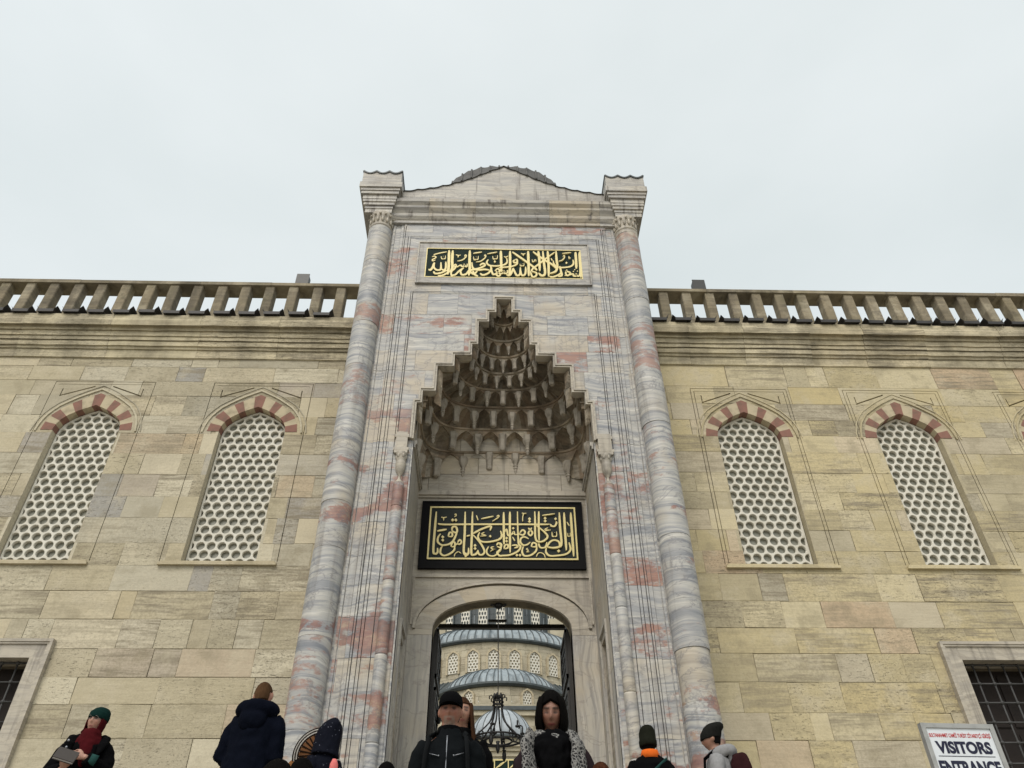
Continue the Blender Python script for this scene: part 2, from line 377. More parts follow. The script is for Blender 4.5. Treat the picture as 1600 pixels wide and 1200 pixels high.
def curve_plate(name, outer, holes, thick):
    cu = bpy.data.curves.new(name, 'CURVE'); cu.dimensions = '2D'; cu.fill_mode = 'BOTH'; cu.extrude = thick/2; cu.bevel_depth = .006; cu.bevel_resolution = 0; cu.offset = -.006
    for P in [outer]+holes:
        sp = cu.splines.new('POLY'); sp.points.add(len(P)-1); sp.use_cyclic_u = True
        for q, p in zip(sp.points, P): q.co = (p[0], p[1], 0, 1)
    o = bpy.data.objects.new(name, cu); C.objects.link(o)
    dg = bpy.context.evaluated_depsgraph_get(); me = bpy.data.meshes.new_from_object(o.evaluated_get(dg))
    bpy.data.objects.remove(o)
    me.transform(Matrix(((1, 0, 0, 0), (0, 0, -1, 0), (0, 1, 0, 0), (0, 0, 0, 1)))); me.flip_normals() if False else None
    me.update(); return me
def grille_mesh(hw, z0, spring, rise, pitch, hr, thick, seg=16, border=.03):
    outer = arch_poly(0, hw, z0, spring, rise, 12)
    b = border
    inner = arch_poly(0, hw-b, z0+b, spring, rise-b*1.2, 12)
    holes = []; row = 0; z = z0+pitch*.45
    while z < spring+rise:
        xs = -hw-pitch + (pitch/2 if row % 2 else 0)
        k = 0
        while xs < hw+pitch:
            P = [(xs+hr*math.cos(2*PI*i/seg), z+hr*math.sin(2*PI*i/seg)) for i in range(seg)]
            for i in range(len(inner)):
                a, c = inner[i], inner[(i+1) % len(inner)]
                if len(P) < 3: break
                P = clip(P, a[0], a[1], c[0], c[1], True)
            if len(P) > 2 and area(P) > .12*PI*hr*hr:
                Q = [P[0]]
                for p in P[1:]:
                    if abs(p[0]-Q[-1][0])+abs(p[1]-Q[-1][1]) > .004: Q.append(p)
                if abs(Q[0][0]-Q[-1][0])+abs(Q[0][1]-Q[-1][1]) <= .004: Q.pop()
                if len(Q) > 2: holes.append(Q)
            xs += pitch
        z += pitch*.866; row += 1
    return curve_plate('window_grille', outer, holes, thick)
GR = grille_mesh(.565, SILL-.03, SPR, .54, .168, .067, .05)
GR.materials.append(PLASTER)
pm = MB(); pm.prism(arch_poly(0, .62, SILL-.05, SPR, .58), 0, .05)
# a rim ring set in every hole of the pane: small round glasses
hood = MB()
def strip_path(mb, P, wd, y0, y1, col=(.5, .5, .5), mi=0):
    for i in range(len(P)-1):
        a, b = Vector((P[i][0], 0, P[i][1])), Vector((P[i+1][0], 0, P[i+1][1])); d = (b-a)
        if d.length < 1e-6: continue
        d.normalize(); n = Vector((-d.z, 0, d.x))*wd/2; e = d*wd*.25
        q = [(a-n-e), (b-n+e), (b+n+e), (a+n-e)]; q = [(p.x, p.z) for p in q]
        mb.prism(q if area(q) > 0 else q[::-1], y0+i*.0002, y1, col, mi)
def full_arch(hw, spring, rise, n=10):
    r = arch_pts(hw, spring, rise, n); return [(x, z) for x, z in r]+[(-x, z) for x, z in r[-2::-1]]

def upper_window(parent, cx, lab=None):
    o = bpy.data.objects.new('window', GR); o.location = (cx, W+.17, 0); link(o, parent, parent.location)
    p = obj('pane', pm, PANE, o); p.location = (0, .028, 0)
    v = MB(); n = 12
    inn, out = arch_pts(.575, SPR, .55, 24), arch_pts(.78, SPR, .82, 24)
    full_i = inn+[(-x, z) for x, z in inn[-2::-1]]; full_o = out+[(-x, z) for x, z in out[-2::-1]]
    N = len(full_i)-1; K = 13; rr = random.Random(int(cx*10))
    for k in range(K):
        a, b = round(N*k/K), round(N*(k+1)/K)
        poly = [full_o[i] for i in range(a, b+1)]+[full_i[i] for i in range(b, a-1, -1)]
        # convex-ish wedge split per segment
        for i in range(a, b):
            q = [full_i[i], full_o[i], full_o[i+1], full_i[i+1]]
            q = q if area(q) > 0 else q[::-1]
            v.prism(q, -.176+.002*(k % 2), .0, (rr.random(), rr.random(), rr.random()), k % 2)
    vo = obj('voussoir_arch', v, [RED, CREAM], o, base=None)
    rv = MB()
    for s in (-1, 1):
        x0, x1 = sorted((s*.573, s*.62)); rv.box(x0, x1, -.168, .04, SILL-.04, SPR, (.4, .5, .3))
    rv.box(-.57, .57, -.168, .04, SILL-.1, SILL-.004, (.3, .4, .3))
    obj('reveal', rv, LS_L if cx < 0 else LS_R, o)
    h = MB(); strip_path(h, full_arch(.86, SPR-.02, .93), .03, -.195, -.16, (.3, .5, .3)); strip_path(h, full_arch(.94, SPR-.02, 1.02), .016, -.185, -.16, (.5, .5, .3))
    obj('hood_mould', h, LS_L if cx < 0 else LS_R, o)
    sl = MB(); sl.box(-.90, .90, -.225, -.165, SILL-.075, SILL-.035, (.6, .2, .3)); sl.box(-.87, .87, -.205, -.165, SILL-.035, SILL-.005, (.6, .2, .3)); obj('sill', sl, LS_L if cx < 0 else LS_R, o)
    return o

def lower_window(parent, cx):
    hw, z0, z1 = .67, 3.3, 5.64
    f = MB(); fw = .25
    for s in (-1, 1):
        a, b = (cx+s*(hw+fw), z0-fw), (cx+s*hw, z0); c, d = (cx+s*hw, z1), (cx+s*(hw+fw), z1+fw)
        q = [a, b, c, d]; f.prism(q if area(q) > 0 else q[::-1], W-.05, W+.3, (.2+s*.1, .5, .3))
    f.prism([(cx-hw, z1), (cx+hw, z1), (cx+hw+fw, z1+fw), (cx-hw-fw, z1+fw)], W-.048, W+.3, (.25, .5, .1))
    f.prism([(cx-hw-fw, z0-fw), (cx+hw+fw, z0-fw), (cx+hw, z0), (cx-hw, z0)], W-.048, W+.3, (.25, .7, .2))
    for d, yy in ((.03, W-.085), (.0, W-.07)):     # outer fillet
        e0, e1 = hw+fw-.06+d, hw+fw-.02+d
        for s in (-1, 1):
            x0, x1 = sorted((cx+s*e0, cx+s*e1)); f.box(x0, x1, yy, W, z0-fw, z1+fw-.06+d, (.3, .4, .2))
        f.box(cx-e1, cx+e1, yy-.002, W, z1+fw-.06+d, z1+fw-.02+d, (.3, .4, .2))
    o = obj('window_frame', f, MB_F, parent)
    o['label'] = 'white marble frame with iron grille'
    gr = MB(); n = 6
    for i in range(1, n): x = cx-hw+2*hw*i/n; gr.tube([(x, W+.12, z0), (x, W+.12, z1)], .013, 8)
    z = z0+.2
    while z < z1:
        gr.tube([(cx-hw, W+.12, z), (cx+hw, W+.12, z)], .013, 8)
        for i in range(1, n): gr.ball((cx-hw+2*hw*i/n, W+.12, z), .03, .03, .03, 8, 6)
        z += .265
    obj('iron_grille', gr, plain('old_iron', (.05, .05, .05), .6, .3, 9), o, smooth=True)
    sh = MB(); sh.box(cx-hw, cx+hw, W+.42, W+.46, z0, z1)
    for i in range(2):
        sh.box(cx-hw+.03+i*hw, cx-.03+i*hw, W+.40, W+.42, z0+.1, z1-.9); sh.box(cx-hw+.03+i*hw, cx-.03+i*hw, W+.40, W+.42, z1-.8, z1-.08)
    obj('shutter', sh, WOODP, o)
    rv = MB()
    for s in (-1, 1):
        x0, x1 = sorted((cx+s*hw, cx+s*(hw+.05))); rv.box(x0, x1, W+.3, W+.5, z0, z1)
    rv.box(cx-hw, cx+hw, W+.3, W+.5, z1, z1+.05); obj('lintel', rv, MORTAR, o)
    return [rect(cx-hw-.23, cx+hw+.23, z0-.23, z1+.23)]

def wing(side):
    xs = sorted((side*2.55, side*15.0)); x0, x1 = xs
    LS = LS_L if side < 0 else LS_R
    root = empty('courtyard_wall', (side*8.5, W, ZL))
    tag(root, 'greyish limestone courtyard wall with balustrade, left of the marble gateway' if side < 0 else 'yellowish limestone courtyard wall with balustrade, right of the marble gateway', 'wall')
    holes, gro = [], []
    for x in WX: holes += window_holes(side*x); gro += window_grooves(side*x); upper_window(root, side*x)
    holes += lower_window(root, side*7.31)
    b = MB(); blocks(b, x0, x1, ZL, 11.3, W, holes+gro, seed=11 if side < 0 else 29, hr=(.33, .46), wr=(.42, 1.2))
    obj('masonry', b, LS, root)
    bk = MB(); pcs, _ = subtract([rect(x0, x1, ZL, 11.42)], holes)
    for p in pcs: bk.prism(p, W+.035, W+.6)
    obj('wall_core', bk, MORTAR, root)
    # cornice: rows of the photograph turned into a moulding profile
    prof = [(.0, 11.29), (-.03, 11.30), (-.03, 11.33)]
    for v, pr in ((557.5, .035), (556.5, .06), (552, .075), (551, .10), (545, .105), (543, .095), (542.5, .13), (536.6, .132), (536, .155), (528.3, .16), (527.5, .19), (521, .20), (519.8, .215), (519, .275), (511.5, .285), (510, .265), (504.5, .26), (503.7, .245)):
        prof.append((-pr, at(1100, v, W-pr).z))
    prof.append((.5, prof[-1][1]+.01)); ztop = prof[-1][1]
    prof.append((.5, 11.29))
    cn = MB(); R = random.Random(7+side); x = x0
    while x < x1-.05:
        e = min(x+R.uniform(.8, 1.9), x1); col = (R.random(), R.random(), R.random()); j = R.uniform(-.006, .006)
        nseg = 6; rings = []
        for q in range(nseg+1):
            xx = x+.002+(e-x-.004)*q/nseg
            rings.append([(xx, W+y+j+(.011*noise.noise(Vector((xx*3.1, z*7, side))) if y < -.01 else 0), z+.008*noise.noise(Vector((xx*2.3, z*5, 3+side)))) for y, z in prof])
        cn.loft(rings, True, col); x = e
    obj('cornice', cn, LS_C, root)
    # balustrade
    ba = MB(); zb, zt = ztop-.01, 13.195; yb = W-.12
    R = random.Random(3+side); x = x0
    while x < x1:
        e = min(x+R.uniform(1.4, 2.4), x1); col = (R.random(), R.random(), R.random())
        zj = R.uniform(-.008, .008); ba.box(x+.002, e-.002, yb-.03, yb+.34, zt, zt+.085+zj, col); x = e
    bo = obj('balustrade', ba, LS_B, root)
    k = 0; first = 3.05 if side > 0 else -3.52; pitch = .4785
    while True:
        gx = first+side*pitch*k
        if abs(gx) > 14.6: break
        for bx in ((gx+side*pitch/2,) if k else (gx-side*pitch/2, gx+side*pitch/2)):
            m = MB(); j = R.uniform(-.01, .01)
            col = (R.random(), R.random(), R.random())
            c = .014
            ring = lambda z, q=0: [(bx-.095+c+j, yb+q, z), (bx+.095-c+j, yb+q, z), (bx+.095+j, yb+c+q, z), (bx+.095+j, yb+.2, z), (bx-.095+j, yb+.2, z), (bx-.095+j, yb+c+q, z)]
            m.loft([ring(zb), ring(zb+.25, R.uniform(-.006, .006)), ring(zb+.5, R.uniform(-.006, .006)), ring(zt+.002)], True, col)
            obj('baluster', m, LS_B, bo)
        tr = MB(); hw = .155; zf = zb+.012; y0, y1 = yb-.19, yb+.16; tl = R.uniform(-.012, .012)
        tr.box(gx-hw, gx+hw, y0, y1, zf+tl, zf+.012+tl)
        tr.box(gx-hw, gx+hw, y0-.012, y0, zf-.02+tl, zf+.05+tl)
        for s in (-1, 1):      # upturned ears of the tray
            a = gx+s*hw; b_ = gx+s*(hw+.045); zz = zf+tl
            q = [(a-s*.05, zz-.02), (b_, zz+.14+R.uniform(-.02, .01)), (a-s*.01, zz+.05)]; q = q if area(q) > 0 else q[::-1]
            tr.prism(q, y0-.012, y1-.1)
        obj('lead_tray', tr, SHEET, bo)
        k += 1
    return root
wall_l = wing(-1); wall_r = wing(1)
for x, zz, lab in ((-4.12, 13.27, 'dark box floodlight on the balustrade left of the gateway'), (4.08, 13.27, 'dark box floodlight on the balustrade right of the gateway')):
    r = empty('floodlight', (x, W-.02, zz)); tag(r, lab, 'floodlight', 'floodlights on the balustrade')
    m = MB(); m.box(x-.115, x+.115, W-.1, W+.06, zz+.03, zz+.31); m.box(x-.13, x+.13, W-.115, W-.1, zz+.02, zz+.32); obj('housing', m, FLOOD, r)
    m = MB(); m.box(x-.10, x+.10, W-.06, W+.04, zz-.01, zz+.03); m.tube([(x-.1, W, zz+.15), (x-.16, W, zz+.1), (x-.15, W, zz)], .012, 6); obj('bracket', m, FLOOD, r)
    m = MB(); m.box(x-.1, x+.1, W+.06, W+.068, zz+.06, zz+.24); obj('lens', m, PANE_D, r)

# ------------------------------------------------------------------ marble gateway
gate = empty('marble_gateway', (0, 10, ZL))
tag(gate, 'tall veined marble gateway with a stalactite niche over the open door', 'gateway')
PY, BY, NH = 10.0, 11.45, 1.44      # front plane, back wall of the recess, half width of the recess
STEPS = [(.20, 12.06), (.33, 11.72), (.515, 11.475), (.62, 10.92), (.915, 10.66), (1.20, 10.40), (1.415, 9.845), (1.50, 9.59)]
fr = .062
def bands(shrink):
    B = []; L = [(h-shrink, z-shrink) for h, z in STEPS]
    for i, (h, z) in enumerate(L):
        zlo = L[i+1][1] if i+1 < len(L) else 8.80
        B.append(rect(-h, h, zlo, z))
    return B
outer_b, inner_b = bands(0), bands(fr)
lowrec = rect(-NH, NH, ZL, 8.80)
GV = []
for s in (-1, 1):
    for x, zt in ((2.235, 14.1), (2.185, 14.1), (2.075, 14.1), (2.01, 14.1), (1.975, 14.1), (1.905, 13.79), (1.86, 13.79), (1.735, 12.2), (1.70, 12.2)):
        wd = .0065 if x not in (2.075, 1.86) else .004
        zb = 8.9 if x < 1.72 else ZL
        GV.append(rect(s*x-wd, s*x+wd, zb, zt))
for x, z in ((1.905, 13.79), (1.86, 13.745), (1.735, 12.2), (1.70, 12.165)): GV.append(rect(-x, x, z-.006, z+.006))
def strip_off(x, z):
    a = abs(x)
    if a > 2.24: return .05
    if 2.185 < a < 2.235: return .015
    if 2.075 < a < 2.185: return .03
    if 2.01 < a < 2.075: return .012
    if 1.975 < a < 2.01: return -.008
    if 1.86 < a < 1.905 and z < 13.79: return -.012
    if 1.70 < a < 1.735 and z < 12.2: return -.012
    return .0
m = MB(); blocks(m, -2.62, 2.62, ZL, 14.2, PY, outer_b+[rect(-1.56, 1.56, ZL, 8.80)]+[rect(-1.64, 1.64, 12.41, 13.60)]+GV, seed=77, hr=(.40, .58), wr=(.55, 1.5), depth=.07, gap=.0016, yoff=strip_off, jit=.003)
obj('facade', m, MB_P, gate)
m = MB(); pcs, _ = subtract([rect(-2.6, 2.6, ZL, 14.8)], bands(.03)+[lowrec])
for p in pcs: m.prism(p, PY+.036, PY+.13)
for s in (-1, 1):
    x0, x1 = sorted((s*(NH+.06), s*2.6)); m.box(x0, x1, PY+.13, W+.5, ZL, 14.8)
m.box(-NH-.06, NH+.06, W+.55, W+.6, 9.8, 14.8); m.box(-NH-.06, NH+.06, PY+.4, W+.55, 12.3, 14.8)
obj('core', m, marble('groove_marble', reds=0, dirt=.6), gate)
m = MB(); pcs = []
for b in outer_b: pcs.append(b)
pcs, _ = subtract(pcs, inner_b)
for i, p in enumerate(pcs): m.prism(p, PY-.03, PY+.135, (.2, .5, .15))
inn2 = bands(.03); pcs, _ = subtract(outer_b, inn2)
for p in pcs: m.prism(p, PY-.048, PY-.029, (.25, .5, .15))
obj('niche_moulding', m, MB_F, gate)

# recess: side walls, back wall
for s in (-1, 1):
    T = (lambda s: (lambda x, y, z: (s*(NH+y), x if s > 0 else x, z)))(s)
    m = MB(); nich = rect(10.42, 10.98, 3.0, 5.85)
    blocks(m, PY+.10, BY, ZL, 9.6, 0, [nich], seed=40+s, hr=(.7, 1.5), wr=(.5, 1.0), depth=.05, T=T, gap=.0015, jit=.001)
    mb2 = MB(); o = obj('recess_side', m, MB_V, gate)
    q = MB(); q.box(PY+.1, BY, .045, .07, ZL, 9.6, T=T)
    q2 = MB(); q2.box(10.40, 11.0, .30, .33, 3.0, 5.9, T=T)
    obj('side_core', q, MORTAR, o)
    n_ = MB(); n_.box(10.42, 10.98, .02, .032, 3.0, 5.3, T=T); n_.prism([(10.42, 5.3), (10.98, 5.3), (10.7, 5.85)], .02, .032, T=T); obj('niche_back', n_, MUQ, o)
    f = MB()
    for a in (10.36, 11.0): f.box(a, a+.045, -.03, .01, 3.0, 5.95, T=T)
    f.box(10.36, 11.045, -.032, .01, 5.949, 6.0, T=T); f2 = MB()
    f2.box(10.10, BY, -.05, .0, 8.78, 8.85, T=T); f2.box(10.10, BY, -.03, .0, 8.72, 8.78, T=T); obj('side_cornice', f2, MB_V, o)
    obj('side_niche_frame', f, MB_V, o)
    # corner pier between the facade and the recess with a slender colonnette
    p = MB(); x0, x1 = sorted((s*NH, s*1.60)); rr = random.Random(90+s); z = ZL
    for dz in (.9, .55, 1.1, .6, .9, .7, 1.2, .6):
        z1 = min(z+dz, 8.8)
        if z1 <= z: break
        cc = (rr.random(), rr.random(), rr.random())
        a, b = s*NH, s*1.56
        P = [(a, PY+.06), (s*1.475, PY+.02), (b, PY+.02), (b, PY+.14), (a, PY+.14)]
        p.loft([[(x, y, zz) for x, y in P] for zz in (z+.001, z1-.001)], True, cc); z = z1
    obj('corner_pier', p, MB_P, gate)
    p = MB(); z = ZL+.25; cx, cy = s*1.60, PY-.01; rr = random.Random(60+s)
    while z < 7.95:
        h = min(rr.uniform(.5, 1.2), 7.95-z)
        p.lathe([(.080, z), (.083, z+.02), (.083, z+h-.02), (.080, z+h-.001)], cx, cy, 16, (rr.random(), rr.random(), rr.random())); z += h
    co = obj('colonnette', p, MB_C, gate, smooth=True)
    p = MB(); p.lathe([(.083, 7.95), (.07, 7.97), (.045, 8.0), (.02, 8.05), (.02, 8.1), (.048, 8.14), (.072, 8.2), (.08, 8.28), (.08, 8.34), (.068, 8.36), (.08, 8.38), (.07, 8.46), (.10, 8.5)], cx, cy, 12, (.3, .5, .1))
    for a in range(6): p.ball((cx+.072*math.cos(a*PI/3), cy+.072*math.sin(a*PI/3), 8.44), .024, .024, .045, 6, 5, (.3, .4, .2))
    obj('colonnette_capital', p, MB_F, co, smooth=True)
    p = MB()
    for k, (e, za, zb) in enumerate(((.12, 8.5, 8.55), (.135, 8.55, 8.60), (.105, 8.60, 8.8), (.125, 8.8, 8.86), (.10, 8.86, 8.9))):
        p.box(cx-e, cx+e-(.03 if s < 0 else .0), PY-.05-.1*e, PY+.1, za, zb-.001, (.2, .5, .1))
    obj('console', p, MB_F, co)
m = MB(); R = random.Random(8)
sgn2 = rect(-1.36, 1.34, 7.27, 8.50)
AH, ASP, ARI = 1.07, 6.27, .50
def door_arch(hw, sp, ri, n=14):      # flattened arch, right to left
    return [(hw*math.cos(PI*i/n), sp+ri*math.sin(PI*i/n)**.9 if 0 < i < n else sp) for i in range(n+1)]
dpoly = [(-AH, ZL), (AH, ZL)]+door_arch(AH, ASP, ARI)
xpoly = [(-1.33, ASP-.12), (1.33, ASP-.12)]+door_arch(1.33, ASP+.10, .72)
blocks(m, -NH, NH, 8.72, 9.9, BY, [], seed=5, hr=(.3, .42), wr=(.6, 1.2), jit=.002)
obj('upper_panel', m, MB_F, gate)
m = MB()
for p in subtract([rect(-NH, NH, 6.2, 8.60)], [dpoly[:2]+dpoly[2:], xpoly, sgn2])[0]: m.prism(p, BY, BY+.05, (.25, .35, .1))
obj('spandrel', m, MB_F, gate)
m = MB()
for p in subtract([rect(-NH, NH, ZL, 8.72)], [dpoly])[0]: m.prism(p, BY+.045, BY+.26)
obj('door_wall', m, MORTAR, gate)
R = random.Random(12)
for s in (-1, 1):
    m = MB(); z = ZL
    for dz in (1.9, 2.05):
        x0, x1 = sorted((s*AH, s*NH)); m.box(x0, x1, BY-.012, BY+.27, z+.002, min(z+dz, 6.19), (R.random(), R.random()*.2+.4, R.random())); z += dz
    obj('jamb', m, MB_V, gate)
m = MB(); n = 28; inn = door_arch(AH, ASP, ARI, n); out = [(x*1.243, ASP+.02+(z-ASP)*1.40+.0) for x, z in inn]
K = 9
for i in range(n):
    k = i*K//n; R2_ = random.Random(k+31); c = (R2_.random(), R2_.random(), R2_.random())
    q = [inn[i], out[i], out[i+1], inn[i+1]]; q = q if area(q) > 0 else q[::-1]
    m.prism(q, BY-.02, BY+.262, c)
for s in (-1, 1):
    q = [(s*AH, 6.192), (s*NH, 6.192), (s*NH, 6.2), (s*AH*1.243, ASP+.02), (s*AH, ASP)]; q = q if area(q) > 0 else q[::-1]
    m.prism(q, BY-.016, BY+.262, (.3, .4, .2))
obj('door_arch', m, MB_F, gate)
m = MB(); arc = [(x*1.262, ASP+.03+(z-ASP)*1.48) for x, z in inn]
strip_path(m, arc, .045, BY-.05, BY+.01, (.3, .4, .1)); strip_path(m, [(1.40, 6.36), (1.40, 7.14), (-1.40, 7.14), (-1.40, 6.36)], .025, BY-.03, BY+.01, (.3, .4, .1))
obj('arch_moulding', m, MB_F, gate); m = MB()
for za, zb, e in ((8.60, 8.64, .03), (8.64, 8.70, .06), (8.70, 8.735, .045)): m.box(-NH, NH, BY-e, BY+.02, za, zb-.001, (.2, .4, .2))
obj('ledge_moulding', m, MB_F, gate)
# passage behind the arch
m = MB()
for s in (-1, 1):
    x0, x1 = sorted((s*1.16, s*1.6)); m.box(x0, x1, BY+.262, 13.3, ZL, 8.2)
m.box(-1.16, 1.16, BY+.262, 13.3, 7.75, 8.2)
for p in subtract([rect(-1.16, 1.16, 6.2, 7.75)], [dpoly])[0]: m.prism(p, BY+.262, BY+.3)
obj('passage', m, LS_C, gate)
m = MB(); m.box(-1.16, 1.16, 12.86, 12.95, 6.885, 6.955); m.box(-.22, .1, 12.84, 12.9, 7.0, 7.03); obj('tie_beam', m, IRON, gate)
for s in (-1, 1):
    m = MB(); xa, xb = sorted((s*1.02, s*1.10)); m.box(xa, xb, 11.78, 12.82, ZL+.02, 6.55)
    d = obj('door_leaf', m, WOOD, gate)
    f = MB(); xi = s*1.02
    for (ya, yb_, za, zb) in ((11.84, 12.76, 5.7, 6.45), (11.84, 12.76, 4.1, 5.55), (11.84, 12.76, 2.5, 3.95)):
        for (p0, p1, q0, q1) in ((ya, ya+.05, za, zb), (yb_-.05, yb_, za, zb), (ya, yb_, za, za+.05), (ya, yb_, zb-.05, zb)):
            x0, x1 = sorted((xi, xi-s*.03)); f.box(x0, x1, p0, p1, q0, q1)
        for iy in range(5):
            for iz in range(int((zb-za)/.16)):
                yy, zz = ya+.13+iy*.165, za+.12+iz*.155
                if zz > zb-.08: continue
                f.ball((xi-s*.008, yy, zz), .014, .055, .055, 8, 4)
    obj('carving', f, WOOD, d)
    kk = MB(); kk.ball((xi-s*.05, 12.6, 5.35), .05, .06, .12, 8, 6); kk.tube([(xi-s*.03, 12.75, 5.5), (xi-s*.12, 12.8, 5.3), (xi-s*.03, 12.7, 5.1)], .025, 6); obj('hinge_bracket', kk, IRON, d)

# engaged corner columns
for s in (-1, 1):
    m = MB(); z = ZL+.3; cx, cy = s*2.485, PY+.02; R = random.Random(33+s)
    m.box(cx-.28, cx+.28, cy-.28, cy+.28, ZL, ZL+.18, (.3, .3, .3)); m.lathe([(.28, ZL+.18), (.29, ZL+.22), (.25, ZL+.3)], cx, cy, 28, (.3, .3, .3))
    while z < 13.9:
        h = min(R.uniform(.45, 1.3), 13.9-z); c = (R.random(), R.random(), R.random()); r0 = .232+R.uniform(-.006, .006); N = max(3, int(h/.12))
        pr = [(r0-.003, z+.001), (r0, z+.005)]+[(r0+.003*noise.noise(Vector((0, s*4, (z+h*i/N)*3))), z+h*i/N) for i in range(1, N)]+[(r0, z+h-.005), (r0-.003, z+h-.001)]
        m.lathe(pr, cx+R.uniform(-.003, .003), cy, 28, c); z += h
    co = obj('column', m, MB_C, gate, smooth=True); smooth_by_angle(co, 35)
    m = MB(); m.lathe([(.20, 13.9), (.235, 13.93), (.235, 13.97), (.205, 13.99), (.20, 14.05), (.22, 14.2), (.27, 14.30)], cx, cy, 24, (.3, .5, .3))
    for k in range(14):
        a = 2*PI*k/14; m.ball((cx+.22*math.cos(a), cy+.22*math.sin(a), 14.13), .03, .03, .09, 6, 6, (.4, .5, .3)); m.ball((cx+.25*math.cos(a+.2), cy+.25*math.sin(a+.2), 14.24), .028, .028, .03, 6, 5, (.5, .5, .3))
    obj('capital', m, MB_F, co, smooth=True)
    m = MB(); bx = s*2.55
    lev = [(.27, 14.30, 14.42), (.285, 14.42, 14.50), (.315, 14.50, 14.585), (.335, 14.585, 14.66), (.345, 14.66, 14.78), (.385, 14.78, 14.87), (.405, 14.87, 14.95), (.435, 14.95, 15.11), (.41, 15.11, 15.15)]
    for e, za, zb in lev: m.box(bx-e, bx+e, PY+.08-e, W+.3, za, zb-.0015, (.2, .5, .3))
    e = .405; n = 36; topz = lambda q: 15.42+.075*(1-abs(math.sin(q*PI*3.0)))
    poly = [(bx-e, 15.15), (bx+e, 15.15)]+[(bx+e-2*e*i/n, topz(1-i/n)) for i in range(n+1)]
    m.prism(poly, PY+.08-e, W+.3, (.4, .5, .4))
    obj('pier_cap', m, MB_T, gate)
    m = MB(); strip_path(m, [(bx+e-2*e*i/n, topz(1-i/n)+.012) for i in range(n+1)], .035, PY+.08-e-.025, PY+.2); obj('lead_crest', m, LEAD_D, gate)
# cornice and gable
m = MB(); prof = [(0, 14.17), (-.04, 14.18), (-.04, 14.25), (-.06, 14.27), (-.10, 14.33), (-.11, 14.40), (-.09, 14.41), (-.13, 14.47), (-.17, 14.52), (-.18, 14.57), (-.155, 14.58), (-.22, 14.66), (-.23, 14.74), (.3, 14.745), (.3, 14.17)]
R = random.Random(4); x = -2.62
while x < 2.62:
    e = min(x+R.uniform(.9, 1.7), 2.62); c = (R.random(), R.random(), R.random())
    m.loft([[(xx, PY+y, z) for y, z in prof] for xx in (x+.0015, e-.0015)], True, c); x = e
obj('cornice', m, MB_T, gate)
def gable_z(x):
    a = abs(x)
    P = [(0, 16.06), (.19, 15.95), (.38, 15.83), (.79, 15.55), (1.17, 15.37), (1.5, 15.25), (2.2, 15.09)]
    for (x0, z0), (x1, z1) in zip(P, P[1:]):
        if a <= x1: return z0+(z1-z0)*(a-x0)/(x1-x0)
    return P[-1][1]
def roof_z(x):
    a = abs(x)
    if a >= 1.17: return gable_z(x)
    return max(gable_z(x), 15.37+.80*(1-(a/1.17)**2.5)**.72)
m = MB(); n = 132; xs = [-2.2+4.4*i/n for i in range(n+1)]
wav = lambda x: .05*(1-abs(math.sin(x*PI/.26)))
top = [(x, gable_z(x)+wav(x)*.6) for x in xs]
m.prism([(-2.2, 14.74), (2.2, 14.74)]+top[::-1], PY-.10, PY+.35, (.2, .5, .4)); obj('gable', m, MB_T, gate)
m = MB()
for i in range(n):
    x0, x1 = xs[i], xs[i+1]
    za0, za1 = gable_z(x0)+wav(x0)*.6-.005, gable_z(x1)+wav(x1)*.6-.005
    zb0, zb1 = roof_z(x0)+wav(x0)+.035, roof_z(x1)+wav(x1)+.035
    m.add([(x0, PY-.13, za0), (x1, PY-.13, za1), (x1, PY-.02+.0, zb1), (x0, PY-.02, zb0), (x0, W+.4, za0), (x1, W+.4, za1), (x1, W+.4, zb1), (x0, W+.4, zb0)],
          [(0, 1, 2, 3), (3, 2, 6, 7), (0, 4, 5, 1), (4, 7, 6, 5)]+([(0, 3, 7, 4)] if i == 0 else [])+([(1, 5, 6, 2)] if i == n-1 else []))
for i in range(3, n-1, 6):
    x0 = xs[i]
    if abs(x0) < 1.3: m.tube([(x0, PY-.13, gable_z(x0)), (x0, PY-.04, roof_z(x0)+.04), (x0, W+.3, roof_z(x0)+.04)], .022, 6)
obj('lead_roof', m, plain('weathered_roof_lead', (.085, .083, .078), .7, .5, 7, .3), gate)

# ------------------------------------------------------------------ stalactite vault
TZ = [8.95, 9.56, 9.97, 10.34, 10.60, 10.86, 11.13, 11.41, 11.66, 12.0]
TH_ = [1.445, 1.44, 1.30, 1.15, .87, .585, .53, .465, .28, .15]
TD = [1.37, 1.36, 1.22, 1.05, .86, .70, .55, .42, .25, .10]
TN = [9., 6., 4.5, 3.4, 2.8, 2.4, 2.2, 2.1, 2., 2.]
CN = [11, 10, 11, 10, 9, 8, 7, 6, 3]
YF = PY+.10
def plan(k):
    hw, d, n = TH_[k], TD[k], TN[k]; P = []
    for i in range(401):
        a = PI*i/400; c, s_ = math.cos(a), math.sin(a)
        P.append((math.copysign(abs(c)**(2/n), c)*hw, YF+abs(s_)**(2/n)*d))
    L = [0]
    for a, b in zip(P, P[1:]): L.append(L[-1]+math.hypot(a[0]-b[0], a[1]-b[1]))
    return P, L
PL = [plan(k) for k in range(len(TZ))]
def at_plan(k, t):
    P, L = PL[k]; x = max(0, min(1, t))*L[-1]; lo, hi = 0, 400
    while hi-lo > 1:
        m_ = (lo+hi)//2
        if L[m_] <= x: lo = m_
        else: hi = m_
    f = (x-L[lo])/max(L[hi]-L[lo], 1e-9); return (P[lo][0]+(P[hi][0]-P[lo][0])*f, P[lo][1]+(P[hi][1]-P[lo][1])*f)
m = MB(); PEND = []; lip = MB(); R = random.Random(21)
SS = [-1, -.72, -.36, 0, .36, .72, 1]; HH = [0, .34, .62, .84, 1]
